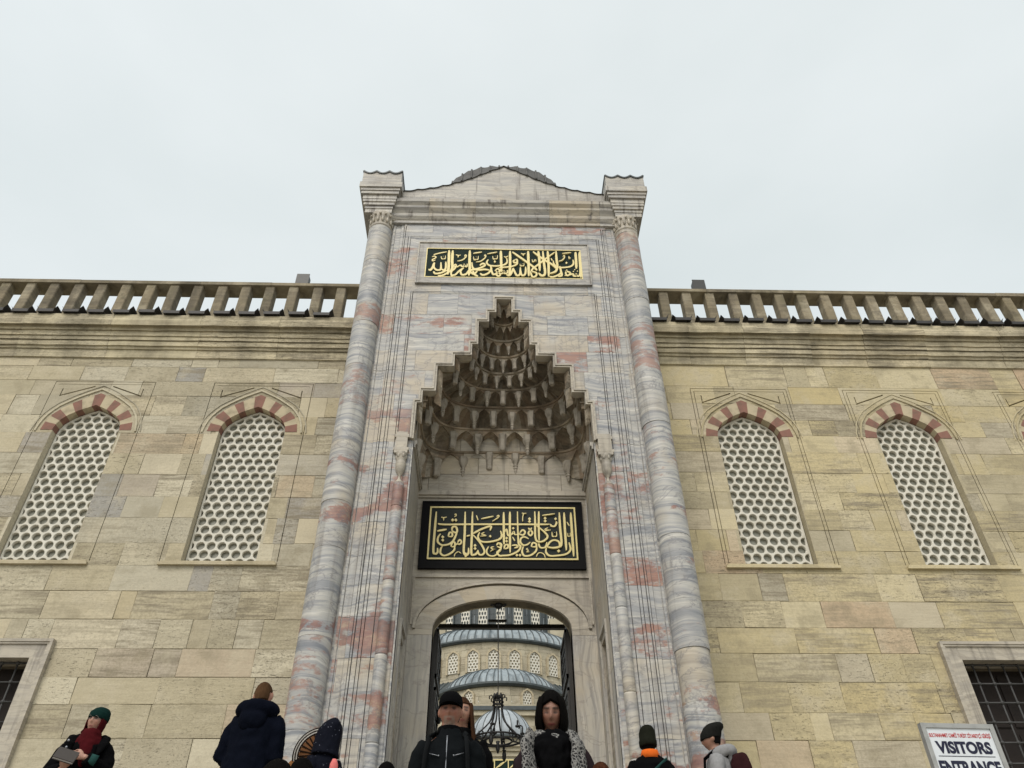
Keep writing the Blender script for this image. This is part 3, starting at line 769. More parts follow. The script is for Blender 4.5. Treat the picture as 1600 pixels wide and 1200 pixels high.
def zbot(k, t):
    if k == 0: return 9.30-.50*min(1, abs(2*t-1)*1.45)**1.5
    return TZ[k]
for k in range(len(TZ)-1):
    N = CN[k]
    for i in range(N):
        G = []; top = []
        deep = .04+.07*TD[k]/1.36
        for h in HH:
            row = []
            for s in SS:
                t_ = (i+.5+s*.5)/N; a, b = at_plan(k, t_), at_plan(k+1, t_); zb, zt = zbot(k, t_), TZ[k+1]
                za = zt-(zt-zb)*(.10+.66*abs(s)**1.5); q = h*PI/2
                rho = 1-math.cos(q); z = zb+(za-zb)*math.sin(q)
                x, y = a[0]+(b[0]-a[0])*rho, a[1]+(b[1]-a[1])*rho; dx, dy = x, y-YF; L_ = math.hypot(dx, dy) or 1
                bk = (deep+.02)*(1-abs(s))*math.cos(q)**.7*(.3 if k == 0 else 1)
                row.append((x+dx/L_*bk, max(y+dy/L_*bk, YF-.02), z))
            G.append(row)
        nS = len(SS); V = [p for r in G for p in r]
        for b in range(nS-1):
            c = (R.random(), R.random(), R.random()); F = []
            for a in range(len(HH)-1):
                p = a*nS+b
                F += [(p, p+1, p+nS+1), (p, p+nS+1, p+nS)] if b < nS//2 else [(p, p+1, p+nS), (p+1, p+nS+1, p+nS)]
            m.add(V, F, c)
        # spandrel of the arcade: standing face from the arch edge up to the next tier
        E_ = G[-1]; sp = []
        c = (R.random(), R.random(), R.random())
        for q, (x, y, z) in enumerate(E_):
            dx, dy = x, y-YF; L_ = math.hypot(dx, dy) or 1; f = .022
            sp.append([(x, y, z), (x-dx/L_*f, max(y-dy/L_*f, YF-.02), z-.004), (x-dx/L_*f, max(y-dy/L_*f, YF-.02), TZ[k+1]), (x+dx/L_*.05, y+dy/L_*.05, TZ[k+1])])
        m.loft(sp, False, c, closed=False)
        if k < 7 and not (k and i == 0):
            x, y, z = E_[0]
            if y > YF+.06:
                sc_ = [1.05, 1.05, .95, .85, .7, .7, .5][k]; c = (R.random()*.5+.25, R.random(), .2)
                if (i+k) % 2: pr = [(.085, .16), (.08, .06), (.06, .0), (.035, -.05), (.05, -.07), (.035, -.09), (.045, -.12), (.028, -.14), (.035, -.17), (.015, -.22)]
                else: pr = [(.085, .18), (.07, .08), (.062, 0), (.062, -.13), (.046, -.15)]
                pend = MB(); pend.lathe([(r*sc_, z+zz*sc_) for r, zz in pr][::-1], x, y, 6, c); PEND.append(pend)
    if k >= 1:           # moulded course at the foot of each tier
        Nn = 60; rings = []
        for q in range(Nn+1):
            t_ = q/Nn; a = at_plan(k, t_); dx, dy = a[0], a[1]-YF; L_ = math.hypot(dx, dy) or 1
            P_ = lambda o: (a[0]+dx/L_*o, max(a[1]+dy/L_*o, YF-.02))
            zz = TZ[k]; rings.append([(*P_(.16), zz-.03), (*P_(-.045), zz-.03), (*P_(-.055), zz), (*P_(-.03), zz+.02), (*P_(.16), zz+.02)])
        lip.loft(rings, True, (R.random(), .3, .2))
tz_ = [rect(-TH_[k+1]-(.004*k), TH_[k+1]+(.004*k), TZ[k] if k else 8.7, TZ[k+1]+.0005) for k in range(len(TZ)-1)]
pl = MB()
for p in subtract(bands(.03), tz_)[0]: pl.prism(p, PY+.132, PY+.19, (R.random(), R.random(), R.random()))
for k in range(len(TZ)-1):
    hz = [h-.03 for h, z in STEPS if z-.03 >= TZ[k+1]-.02]; xo = max(hz) if hz else .18; xi = TH_[k+1]
    if xo-xi < .05: xi = xo-.10
    for s in (-1, 1):
        z0, z1 = TZ[k] if k else 9.2, TZ[k+1]-.03; yp = PY+.133
        A_, B_, C_, D_, E2_ = (s*xo, yp, z1), (s*(xi-.02), yp, z1), (s*(xi-.02), yp, z0), (s*xo, yp, z0+.1), (s*(xi*.55+xo*.45), PY+.02, z1)
        for q in ((A_, E2_, D_), (B_, C_, E2_), (D_, E2_, C_), (A_, B_, E2_)): pl.add(q, [(0, 1, 2)], (R.random(), R.random(), R.random()))
obj('vault_corner', pl, MUQ, gate, recalc=False)
mv = obj('stalactite_vault', m, MUQ, gate, recalc=False)
obj('vault_lip', lip, MUQ, mv); PST = plain('pendant_stone', (.40, .36, .30), .85, .4, 9, .3)
for pend in PEND: obj('pendant', pend, PST, mv)
# backing so no gap shows behind the vault
m = MB(); m.box(-NH-.05, NH+.05, BY+.06, BY+.1, 8.7, 12.4); obj('vault_backing', m, MUQ, gate)

# ------------------------------------------------------------------ calligraphy
def smooth_poly(P, n=6):
    if len(P) < 3: return [tuple(P[0][i]+(P[-1][i]-P[0][i])*k/4 for i in (0, 1)) for k in range(5)]
    Q = [P[0]]+list(P)+[P[-1]]; out = []
    for i in range(1, len(Q)-2):
        p0, p1, p2, p3 = Q[i-1], Q[i], Q[i+1], Q[i+2]
        for k in range(n):
            t_ = k/n; out.append(tuple(.5*(2*p1[c]+(p2[c]-p0[c])*t_+(2*p0[c]-5*p1[c]+4*p2[c]-p3[c])*t_**2+(3*p1[c]-p0[c]-3*p2[c]+p3[c])*t_**3) for c in (0, 1)))
    out.append(tuple(P[-1])); return out
_k = [0]
def stroke(mb, P, wd, ox, oy, scl, Y, mi=0, closed=False):
    S = smooth_poly(P+[P[0]] if closed else P); n = len(S); Lf, Rt = [], []
    for i, p in enumerate(S):
        a, b = S[max(i-1, 0)], S[min(i+1, n-1)]; dx, dy = b[0]-a[0], b[1]-a[1]; L_ = math.hypot(dx, dy) or 1
        f = i/(n-1); tap = 1 if closed else .5+.5*min(1, f*7, (1-f)*5)
        nib = .80+.28*abs(dy/L_)                      # broad pen: uprights heavier than level strokes
        h = wd*.57*tap*nib; Lf.append((p[0]-dy/L_*h, p[1]+dx/L_*h)); Rt.append((p[0]+dy/L_*h, p[1]-dx/L_*h))
    _k[0] += 1; y0 = Y-.012-.00035*(_k[0] % 60)
    V = []
    for q in (Lf, Rt):
        for p in q: c = at(ox+p[0]/scl, oy+p[1]/scl, Y); V.append((c.x, y0, c.z))
    for q in (Lf, Rt):
        for p in q: c = at(ox+p[0]/scl, oy+p[1]/scl, Y); V.append((c.x, Y+.002, c.z))
    F = []
    for i in range(n-1):
        F += [(i, i+1, n+i+1, n+i), (i, 2*n+i, 2*n+i+1, i+1), (n+i, n+i+1, 3*n+i+1, 3*n+i)]
    F += [(0, n, 3*n, 2*n), (n-1, 3*n-1, 4*n-1, 2*n-1)]
    mb.add(V, F, mi=mi)
def dot(mb, x, y, r, ox, oy, scl, Y):
    _k[0] += 1; y0 = Y-.012-.00035*(_k[0] % 60); P = []
    for i in range(4):
        a = PI/2*i; c = at(ox+(x+r*1.15*math.cos(a))/scl, oy+(y-r*1.15*math.sin(a))/scl, Y); P.append((c.x, c.z))
    mb.prism(P if area(P) > 0 else P[::-1], y0, Y+.002)
A1 = [ # upper panel, left part
 (16,[(375,235),(415,222),(442,240),(410,265),(380,280),(388,302),(432,285)]),(16,[(400,198),(500,172),(620,150)]),
 (13,[(525,225),(535,265),(560,265),(563,225),(567,265),(595,260),(598,215)]),(26,[(605,315),(602,420),(570,455),(532,438)]),
 (26,[(522,325),(522,430),(490,455),(440,447),(405,405),(418,330)]),(28,[(412,330),(380,415),(345,455),(318,440)]),
 (26,[(398,478),(430,513),(520,502),(640,450)]),(24,[(470,552),(560,540),(640,495),(705,462)]),
 (36,[(660,125),(655,300),(650,420),(635,530)]),(36,[(720,130),(710,300),(712,420),(682,480)]),
 (13,[(772,200),(815,212),(852,205)]),(13,[(815,207),(808,245)]),(16,[(915,230),(932,205),(945,228),(885,285),(795,308)]),
 (22,[(738,385),(765,365),(780,392),(745,402),(738,385)]),(22,[(778,395),(745,440),(700,475)]),
 (22,[(962,352),(955,397),(920,390),(907,360),(900,397),(868,395),(850,375),(785,410)]),
 (24,[(690,545),(760,535),(830,470),(905,420)]),(26,[(880,440),(850,480),(870,535),(940,525),(985,470),(1005,440)]),(24,[(722,440),(692,500),(700,548),(720,556)]),
 (36,[(1005,130),(1000,300),(1003,450),(985,548)]),(18,[(1060,180),(1205,157)]),
 (13,[(1065,235),(1075,285),(1105,280),(1107,240),(1112,280),(1140,275),(1146,225)]),(15,[(1242,230),(1262,205),(1265,245),(1190,308),(1105,325)]),
 (26,[(1038,330),(1052,420),(1100,442),(1190,418),(1255,380),(1232,350),(1192,362),(1172,385)]),(28,[(1005,475),(1060,450),(1160,458),(1250,448),(1330,460)]),
 (26,[(1055,470),(1080,530),(1140,562)]),(24,[(1010,480),(1065,528),(1130,475)]),(26,[(1175,515),(1222,542),(1310,512),(1360,445),(1350,385)]),(26,[(1352,385),(1368,480),(1400,532),(1480,505)]),
 (24,[(1312,285),(1285,335),(1330,382),(1450,392),(1573,372),(1623,330),(1618,262)]),(13,[(1385,230),(1395,275),(1425,270),(1427,230),(1432,270),(1460,265),(1466,215)]),(15,[(1295,190),(1460,160)]),
 (34,[(1520,140),(1525,300),(1530,490)]),(24,[(1420,475),(1470,440),(1502,480),(1440,522),(1480,562),(1512,530),(1440,480)]),(20,[(1500,520),(1560,510),(1572,470),(1580,515),(1625,512),(1636,462)])]
D1 = [(1420,320,17)]
B1 = [ # upper panel, right part
 (12,[(78,236),(112,244),(147,228)]),(12,[(112,240),(108,262)]),(34,[(180,145),(180,400),(168,552)]),
 (22,[(272,288),(235,315),(265,342),(302,320),(290,285),(270,290)]),(22,[(302,315),(292,365),(205,402),(62,418),(-10,425)]),
 (26,[(440,410),(437,515),(402,552),(365,530),(350,420)]),(26,[(352,420),(345,530),(295,552),(255,490),(235,430)]),(26,[(232,432),(200,520),(165,552),(120,540)]),
 (12,[(345,362),(355,397),(380,385),(382,357),(387,390),(410,387),(413,345)]),
 (27,[(218,162),(400,288),(590,428),(628,470)]),(34,[(480,150),(488,350),(492,562)]),(13,[(362,186),(398,198),(437,188)]),(13,[(398,192),(402,226)]),
 (27,[(562,158),(740,290),(880,372),(970,455)]),(24,[(922,168),(780,270),(640,380),(560,440),(528,515),(560,580),(612,560),(620,515),(560,492),(532,505)]),
 (32,[(650,150),(668,300),(675,480)]),(32,[(725,150),(745,350),(764,500),(745,548),(700,555),(655,515)]),(32,[(805,150),(820,350),(824,572)]),(30,[(945,150),(955,300),(968,400),(940,485),(845,522)]),
 (12,[(548,290),(556,325),(580,322),(587,300),(608,300),(612,327)]),(15,[(1058,240),(1082,225),(1085,258),(1045,302),(988,318)]),(14,[(1158,238),(1165,270),(1187,262)]),(15,[(1048,190),(1197,175)]),
 (24,[(1228,282),(1236,350),(1182,395),(1060,412),(962,400),(912,352),(900,298)]),(34,[(1270,155),(1280,300),(1286,432)]),(34,[(1335,155),(1350,380),(1362,578)]),(15,[(862,258),(885,297)]),
 (24,[(1342,498),(1332,550),(1292,550),(1280,518),(1270,555),(1240,550),(1225,520),(1150,540),(1090,545)]),(22,[(1100,470),(1145,482),(1185,505),(1140,548),(1108,505),(1130,448)]),
 (27,[(1008,390),(1030,480),(1042,545),(980,562)]),(25,[(828,560),(900,568),(1000,528),(1040,480)])]
D1b = [(1120,335,17),(1258,450,10),(1302,474,10),(1236,480,10),(60,470,9),(95,490,9),(130,470,9)]
C2 = [ # lower panel, left part
 (32,[(365,115),(340,400),(310,800),(340,868),(385,840),(385,765)]),(16,[(452,213),(497,222),(548,210)]),(16,[(495,215),(493,270)]),(14,[(690,172),(712,158),(718,185),(685,207)]),
 (30,[(392,328),(500,345),(1000,342),(1600,342),(2226,344),(2386,342)]),(28,[(2400,340),(2420,372),(2476,375),(2506,325),(2500,290)]),
 (34,[(378,462),(548,432)]),(28,[(640,452),(655,392),(718,392),(735,470),(690,488),(640,452)]),(28,[(738,460),(712,540),(662,640),(580,700),(460,712),(390,655),(398,570),(440,512)]),
 (26,[(575,560),(600,490),(645,500),(645,555),(580,562)]),(28,[(625,742),(648,668),(692,670),(692,735),(630,742)]),(28,[(692,735),(680,805),(600,872),(500,902),(440,860),(442,785),(472,732)]),
 (24,[(740,672),(782,620),(812,658),(780,700),(740,692),(690,712)]),(12,[(682,922),(700,870),(755,832),(808,866)]),
 (32,[(880,120),(870,500),(853,820),(890,892),(935,860),(938,765)]),(34,[(885,850),(888,930)]),(32,[(1010,120),(1000,500),(988,850),(1030,888),(1085,860),(1108,805)]),
 (28,[(1105,815),(1130,882),(1190,882),(1222,820),(1150,680),(1022,535)]),(30,[(1015,512),(1160,435),(1332,378),(1322,455)]),(24,[(902,556),(968,540)]),
 (16,[(1078,185),(1110,275)]),(22,[(1165,247),(1385,200)]),(16,[(1440,207),(1470,185),(1475,215),(1365,292)]),(15,[(1222,488),(1170,520),(1250,545),(1148,556)]),
 (28,[(1135,488),(1108,570),(1150,642),(1250,662),(1400,642),(1508,600),(1528,530),(1508,462)]),(17,[(1392,745),(1340,760),(1370,790),(1410,775),(1328,828)]),
 (22,[(1298,742),(1260,820),(1290,892),(1380,912),(1452,870),(1502,790)]),(26,[(1440,722),(1468,682),(1522,700),(1512,760),(1448,742)]),(28,[(1522,740),(1510,790),(1450,850),(1490,905),(1546,905),(1686,890),(1826,820),(1866,740),(1831,680),(1816,400),(1811,120)]),
 (32,[(1565,130),(1568,500),(1572,705)])]
D2 = [(655,270,24),(712,270,24),(478,572,24),(478,630,24),(1055,725,24),(1055,780,24),(1325,560,20)]
E2 = [ # lower panel, right part
 (32,[(190,125),(190,400),(195,852)]),(14,[(402,147),(440,155),(483,152)]),(14,[(440,150),(420,210),(418,297)]),
 (28,[(632,120),(640,300),(643,560),(680,652),(780,650),(862,572),(800,480),(652,362)]),(28,[(705,120),(705,400),(712,640)]),(20,[(765,190),(992,160)]),
 (32,[(1070,140),(1085,400),(1110,690),(1062,752),(950,768),(850,750)]),(32,[(1155,140),(1175,500),(1198,812)]),(34,[(1275,130),(1300,500),(1330,912)]),(16,[(1208,298),(1252,368)]),
 (18,[(940,478),(950,550),(985,550),(987,490),(992,550),(1025,545),(1022,470)]),(12,[(1215,495),(1225,550),(1245,550),(1247,500),(1252,550),(1270,545),(1272,490)]),
 (28,[(852,742),(900,662),(970,622),(1050,640),(1082,700),(1062,750)]),(15,[(872,398),(810,438),(912,440),(800,462)]),(26,[(368,490),(420,440),(462,480),(430,530),(378,520),(340,500)]),
 (24,[(-10,600),(50,560),(80,500),(130,430),(160,540),(230,512),(260,470),(280,522),(350,515)]),(26,[(552,440),(520,500),(560,542),(592,490),(552,440),(525,420)]),(20,[(515,408),(560,430),(578,402)]),
 (26,[(525,600),(452,566),(390,590),(380,660),(432,712),(500,702),(555,658)]),(16,[(238,568),(280,637)]),(26,[(570,740),(600,672),(660,690),(652,740),(578,742)]),
 (28,[(672,730),(652,822),(560,892),(450,902),(408,830),(430,735)]),(26,[(700,650),(720,740),(770,762),(830,740),(850,660)]),(14,[(512,768),(485,785),(520,805),(490,835),(537,830)]),
 (26,[(225,720),(300,712),(332,742),(270,765)]),(14,[(662,922),(690,865),(740,848),(800,880),(822,942)]),(30,[(1245,668),(1272,790),(1200,870),(1050,898),(900,902),(835,840),(842,760)]),
 (26,[(90,782),(100,720),(150,702),(152,760),(92,782)]),(26,[(-15,680),(30,720),(22,800),(-20,850)])]
D2b = [(540,245,24),(540,292,24),(818,235,24),(820,285,24),(1005,245,22),(250,415,20),(132,590,22),(132,645,22),(315,895,22),(370,895,22),(1060,820,26)]
def rect_strip(mb, x0, x1, z0, z1, wd, ya, yb):
    mb.box(x0, x1, ya, yb, z0, z0+wd); mb.box(x0, x1, ya, yb, z1-wd, z1); mb.box(x0, x0+wd, ya, yb, z0+wd, z1-wd); mb.box(x1-wd, x1, ya, yb, z0+wd, z1-wd)
def inscription(name, lab, Y, x0, x1, z0, z1, sets, framed):
    r = empty(name, ((x0+x1)/2, Y, z0)); tag(r, lab, 'inscription')
    m = MB(); m.box(x0, x1, Y, Y+.06, z0, z1); obj('board', m, GREEN if framed else BLACK, r)
    let = MB()
    for S, D, ox, oy, scl in sets:
        for wd, P in S: stroke(let, P, wd, ox, oy, scl, Y)
        for x, y, rr in D: dot(let, x, y, rr, ox, oy, scl, Y)
    obj('lettering', let, GOLD, r)
    return r
ins = inscription('inscription_panel', 'narrow green stone panel of gold calligraphy in a pale stone frame under the cornice', PY-.02, -1.515, 1.515, 12.57, 13.415, [(A1, D1, 640, 380, 10.667), (B1, D1b, 780, 380, 10.667)], True)
m = MB(); rect_strip(m, -1.515, 1.515, 12.57, 13.415, .018, PY-.034, PY-.019); obj('gold_border', m, GOLD, ins)
m = MB()
for (a0, a1, b0, b1) in ((-1.66, -1.515, 12.40, 13.56), (1.515, 1.66, 12.40, 13.56)):
    s = -1 if a0 < 0 else 1; xo, xi = (a0, a1) if s < 0 else (a1, a0)
    q = [(xo, 12.42), (xi, 12.57), (xi, 13.415), (xo, 13.565)]; q = q if area(q) > 0 else q[::-1]; m.prism(q, PY-.03, PY+.04, (.2, .5, .1))
m.prism([(-1.66, 12.42), (1.66, 12.42), (1.515, 12.57), (-1.515, 12.57)], PY-.03, PY+.04, (.3, .5, .1)); m.prism([(-1.515, 13.415), (1.515, 13.415), (1.66, 13.565), (-1.66, 13.565)], PY-.03, PY+.04, (.25, .4, .1))
rect_strip(m, -1.68, 1.68, 12.40, 13.585, .022, PY-.05, PY+.04); obj('stone_frame', m, MB_T, ins)
i2 = inscription('inscription_panel', 'large black framed panel of gold calligraphy over the door arch', BY-.05, -1.34, 1.335, 7.285, 8.49, [(C2, D2, 650, 790, 11.43), (E2, D2b, 780, 790, 11.43)], False)
m = MB(); m.box(-1.20, 1.215, BY-.0515, BY-.045, 7.44, 8.385); obj('green_ground', m, plain('deep_green_ground', (.003, .009, .007), .75, .3, 5, .03), i2)
m = MB(); rect_strip(m, -1.222, 1.235, 7.42, 8.40, .026, BY-.068, BY-.045); obj('gold_border', m, GOLD, i2)
m = MB(); rect_strip(m, -1.36, 1.355, 7.265, 8.51, .03, BY-.062, BY+.0); obj('black_edge', m, BLACK, i2)

# ------------------------------------------------------------------ chandelier
CX, CY = -.058, 11.62
ch = empty('chandelier', (CX, CY, 4.6)); tag(ch, 'black wrought iron chandelier with scrolled arms hanging in the open door', 'chandelier')
m = MB(); m.tube([(CX, CY, 5.3), (CX, CY, 6.77)], .007, 6); m.ball((CX, CY, 6.74), .07, .07, .05, 8, 6); m.tube([(CX-.12, CY, 6.76), (CX, CY, 6.70), (CX+.12, CY, 6.76)], .02, 6); obj('chain', m, IRON, ch)
m = MB()
for z in (5.21, 5.26): m.tube([(CX+.075*math.cos(a*PI/8), CY+.075*math.sin(a*PI/8), z) for a in range(17)], .012, 6)
for k in range(6):
    a = k*PI/3+.3; c, s = math.cos(a), math.sin(a); P = lambda r, z: (CX+r*c, CY+r*s, z)
    m.tube([P(.07, 5.22), P(.07, 5.31), P(.10, 5.35), P(.135, 5.33), P(.13, 5.29)], .009, 6); m.ball(P(.055, 5.34), .02, .02, .045, 6, 5)
obj('crown', m, IRON, ch, smooth=True)
for k in range(6):
    m = MB(); a = k*PI/3+.3; c, s = math.cos(a), math.sin(a); P = lambda r, z: (CX+r*c, CY+r*s, z)
    pts = smooth_poly([(.06, 5.22), (.075, 5.1), (.12, 4.98), (.21, 4.88), (.30, 4.80), (.36, 4.74)], 4)
    m.tube([P(*p) for p in pts], .012, 6)
    m.tube([P(*p) for p in smooth_poly([(.36, 4.74), (.40, 4.70), (.45, 4.74), (.46, 4.82), (.42, 4.85), (.395, 4.81)], 4)], .010, 6)
    m.tube([P(*p) for p in smooth_poly([(.30, 4.80), (.27, 4.74), (.23, 4.76), (.22, 4.83), (.26, 4.85)], 4)], .009, 6)
    m.lathe([(.012, 4.56), (.028, 4.6), (.03, 4.66), (.02, 4.70), (.035, 4.71)], CX+.44*c, CY+.44*s, 8); m.lathe([(.03, 4.84), (.035, 4.86), (.012, 4.87), (.012, 4.93)], CX+.37*c, CY+.37*s, 8)
    obj('arm', m, IRON, ch, smooth=True)
m = MB()
for r, z in ((.36, 4.745), (.20, 4.72)): m.tube([(CX+r*math.cos(a*PI/18), CY+r*math.sin(a*PI/18), z) for a in range(37)], .014, 6)
m.lathe([(.01, 4.56), (.03, 4.62), (.02, 4.68), (.03, 4.72)], CX, CY, 8)
for k in range(6): a = k*PI/3; m.tube([(CX+.2*math.cos(a), CY+.2*math.sin(a), 4.72), (CX+.36*math.cos(a+.5), CY+.36*math.sin(a+.5), 4.745)], .009, 5)
obj('ring', m, IRON, ch, smooth=True)

# ------------------------------------------------------------------ mosque beyond the courtyard
def drum(mb, cx, cy, r, z0, z1, a0, a1, rows, seed):
    R = random.Random(seed)
    for k in range(rows):
        za, zb = z0+(z1-z0)*k/rows, z0+(z1-z0)*(k+1)/rows; a = a0-R.uniform(0, .04)
        while a < a1:
            da = R.uniform(.7, 1.6)/r; n = 3; c = (R.random(), R.random(), R.random()); j = R.uniform(-.012, .012)
            ring = [[(cx+(r+q)*math.sin(a+(da-.012/r)*i/n), cy-(r+q)*math.cos(a+(da-.012/r)*i/n), z) for i in range(n+1)] for q, z in ((-.2, za+.008), (j, za+.008), (j, zb-.008), (-.2, zb-.008))]
            mb.loft(ring, False, c, closed=False); a += da
def dome(mb, cx, cy, r, z0, hz, seams, a0=-PI/2, a1=PI/2, rib=.05, top=.04):
    n = seams*4; rings = []; LW = None
    prof = [i/10 for i in range(11)]
    for q in prof:
        e = q*PI/2*(1-top); rr, z = r*math.cos(e), z0+hz*math.sin(e); ring = []
        for i in range(n+1):
            a = a0+(a1-a0)*i/n; k = rib*1.8 if i % 4 == 0 else 0
            ring.append((cx+(rr+k*math.cos(e))*math.sin(a), cy-(rr+k*math.cos(e))*math.cos(a), z+k*math.sin(e)))
        rings.append(ring)
    mb.loft(rings, False, closed=False)
    for i in range(0, n+1, 4):
        a = a0+(a1-a0)*i/n; w_ = rib*.9
        P_ = [(cx+(r*math.cos(q*PI/2*(1-top))+rib*1.9)*math.sin(a), cy-(r*math.cos(q*PI/2*(1-top))+rib*1.9)*math.cos(a), z0+hz*math.sin(q*PI/2*(1-top))+rib*.6) for q in prof]
        mb.tube(P_, w_, 4, (.5, .5, .5), 1)
def eave(mb, cx, cy, r, z, h, out, a0=-PI/2, a1=PI/2, n=40):
    mb.loft([[(cx+(r+o)*math.sin(a0+(a1-a0)*i/n), cy-(r+o)*math.cos(a0+(a1-a0)*i/n), zz) for o, zz in ((-.2, z), (out*.6, z), (out, z+h*.5), (out, z+h), (-.2, z+h))] for i in range(n+1)], True)
mq = empty('mosque', (.7, 74, ZL)); tag(mq, 'domed mosque of pale stone and grey lead seen through the gateway arch', 'mosque')
GW = grille_mesh(.5, 0, 1.35, .55, .30, .105, .1, 8, .05); GW.materials.append(PLASTER)
wfm = MB(); fa = [(-.58, -.05), ]; strip_path(wfm, [(.6, -.05), (.6, 1.35)]+full_arch(.6, 1.36, .66)[1:]+[(-.6, -.05)], .17, -.16, .1); 
wpm = MB(); wpm.prism(arch_poly(0, .52, 0, 1.35, .56), .06, .12)
def mosque_window(cx, cy, r, ang, z, sc_, frame=CREAM):
    o = bpy.data.objects.new('window', GW); link(o, mq, mq.location)
    o.location = (cx+(r+.03)*math.sin(ang), cy-(r+.03)*math.cos(ang), z); o.rotation_euler = (0, 0, ang); o.scale = (sc_[0], 1, sc_[1]) if isinstance(sc_, tuple) else (sc_, 1, sc_)
    obj('window_frame', wfm, frame, o); obj('pane', wpm, PANE_D, o)
LSM = limestone('mosque_stone', [(0, (.44, .40, .30)), (.4, (.50, .455, .34)), (.7, (.40, .36, .27)), (1, (.53, .48, .37))])
# lower exedra
ex, ey, er = .70, 63.2, 5.2
m = MB(); drum(m, ex, ey, er, 16.5, 21.0, -1.4, 1.4, 7, 3); obj('exedra_drum', m, LSM, mq)
m = MB(); eave(m, ex, ey, er, 21.0, .28, .35); obj('exedra_eave', m, LEAD_D, mq)
m = MB(); dome(m, ex, ey, 4.75, 21.25, 2.3, 26, rib=.05); obj('exedra_dome', m, [LEAD, LEAD_D], mq)
for a in (-.47, .37): mosque_window(ex, ey, er, a, 19.4, .72)
# lead skirt behind the exedra
bx_, by_, br = .45, 73.5, 9.3
m = MB(); n = 60; m.loft([[(bx_+rr*math.sin(-1.5+3*i/n)+k*0, by_-rr*math.cos(-1.5+3*i/n), z) for i in range(n+1)] for rr, z, k in ((12.6, 20.9, 0), (12.6, 21.2, 0), (9.2, 23.75, 0))], False, closed=False)
for i in range(n+1):
    a = -1.5+3*i/n; m.tube([(bx_+12.6*math.sin(a), by_-12.6*math.cos(a), 21.22), (bx_+9.2*math.sin(a), by_-9.2*math.cos(a), 23.77)], .05, 4)
obj('lead_skirt', m, LEAD_D, mq)
m = MB(); drum(m, bx_, by_, 12.3, 16.5, 20.9, -1.45, 1.45, 7, 9); obj('apse_wall', m, LSM, mq)
m = MB(); drum(m, bx_, by_, br, 23.3, 26.75, -1.5, 1.5, 6, 5); obj('half_dome_drum', m, LSM, mq)
m = MB(); eave(m, bx_, by_, br, 26.75, .25, .35, -1.5, 1.5); obj('half_dome_eave', m, LEAD_D, mq)
m = MB(); dome(m, bx_, by_, br+.1, 26.95, 3.0, 44, -1.5, 1.5, rib=.06); obj('half_dome', m, [LEAD, LEAD_D], mq)
for k in range(-4, 5): mosque_window(bx_, by_, br, k*.187-.03, 24.3, .92)
# central drum
cx_, cy_, cr = .6, 92, 15.
m = MB(); drum(m, cx_, cy_, cr, 29, 40.5, -1.2, 1.2, 12, 15); obj('main_drum', m, LEAD_D, mq)
for k in range(-5, 6): mosque_window(cx_, cy_, cr, k*.122+.02, 33.2, (.95, 1.75), LEAD_D)
m = MB(); eave(m, cx_, cy_, cr, 40.5, .5, .6, -1.3, 1.3); obj('main_eave', m, LEAD_D, mq)
m = MB(); dome(m, cx_, cy_, cr, 41, 11, 60, -PI/2, PI/2, .1); obj('main_dome', m, [LEAD, LEAD_D], mq)
for s in (-1, 1):
    m = MB()
    for k in range(3): m.box(cx_+s*(6+k*2.2)-.8, cx_+s*(6+k*2.2)+.8, 74.5+k*.6, 90, 20, 33.2-k*2.2, (.4+.1*k, .3, .4))
    obj('buttress', m, LSM, mq)
m = MB(); m.box(-30, 31, 75.5, 77, ZL, 24.5, (.4, .4, .4)); m.box(-30, 31, 75.3, 77.2, 24.5, 24.9); obj('prayer_hall_wall', m, LSM, mq)
# courtyard gallery in front of it
ga = empty('courtyard_gallery', (.5, 44, ZL)); tag(ga, 'pale stone courtyard gallery with a small grey dome and a gilded inscription band', 'gallery')
m = MB(); R = random.Random(2)
for k in range(16):
    x = -16+R.uniform(-1, 0)
    while x < 17: wd = R.uniform(.8, 1.7); m.box(x+.01, x+wd-.01, 51.0+R.uniform(-.01, .01), 51.6, ZL+k*.93, ZL+k*.93+.92, (R.random(), R.random(), R.random())); x += wd
obj('rear_wall', m, LSM, ga)
zl = at(785, 1110, 50.8).z
m = MB(); m.box(-16, 17, 50.6, 51.8, zl-.02, zl+.22); m.box(-16, 17, 50.75, 51.7, zl+.22, zl+.36, mi=1); m.box(-16, 17, 50.72, 51, zl-.32, zl-.021, mi=1); obj('rear_eave', m, [LEAD_D, LSM], ga)
m = MB(); m.box(-16, 17, 45.4, 49, ZL, 13.0); z_ = 13.0
for e, h in ((.1, .25), (.22, .2), (.35, .12)): m.box(-16, 17, 45.4-e, 49, z_, z_+h-.004, (.5, .4, .5)); z_ += h
obj('gallery_front', m, LSM, ga)
m = MB(); m.lathe([(1.7, 13.5), (1.7, 13.95)], .52, 46.6, 24); obj('gallery_drum', m, LSM, ga)
m = MB(); dome(m, .52, 46.6, 1.78, 14.0, 1.75, 20, -PI, PI, rib=.03, top=.05); m.lathe([(1.8, 13.88), (1.92, 13.9), (1.92, 14.0), (1.78, 14.03)], .52, 46.6, 40, mi=1); gd = obj('gallery_dome', m, [LEAD_P, LEAD_D], ga)
m = MB(); m.lathe([(.3, 15.66), (.25, 15.78), (.1, 15.9), (.02, 15.97)], .52, 46.6, 10); obj('finial', m, PLASTER, ga)
m = MB(); zb1, zb0 = 12.85, 11.8; m.box(-3, 4, 45.33, 45.39, zb0, zb1); bd = obj('inscription_band', m, GREEN, ga)
m = MB(); x = -3; R = random.Random(6)
m.box(-3, 4, 45.31, 45.33, zb1-.06, zb1); m.box(-3, 4, 45.31, 45.33, zb0, zb0+.06); m.box(-3, 4, 45.312, 45.33, 12.28, 12.35)
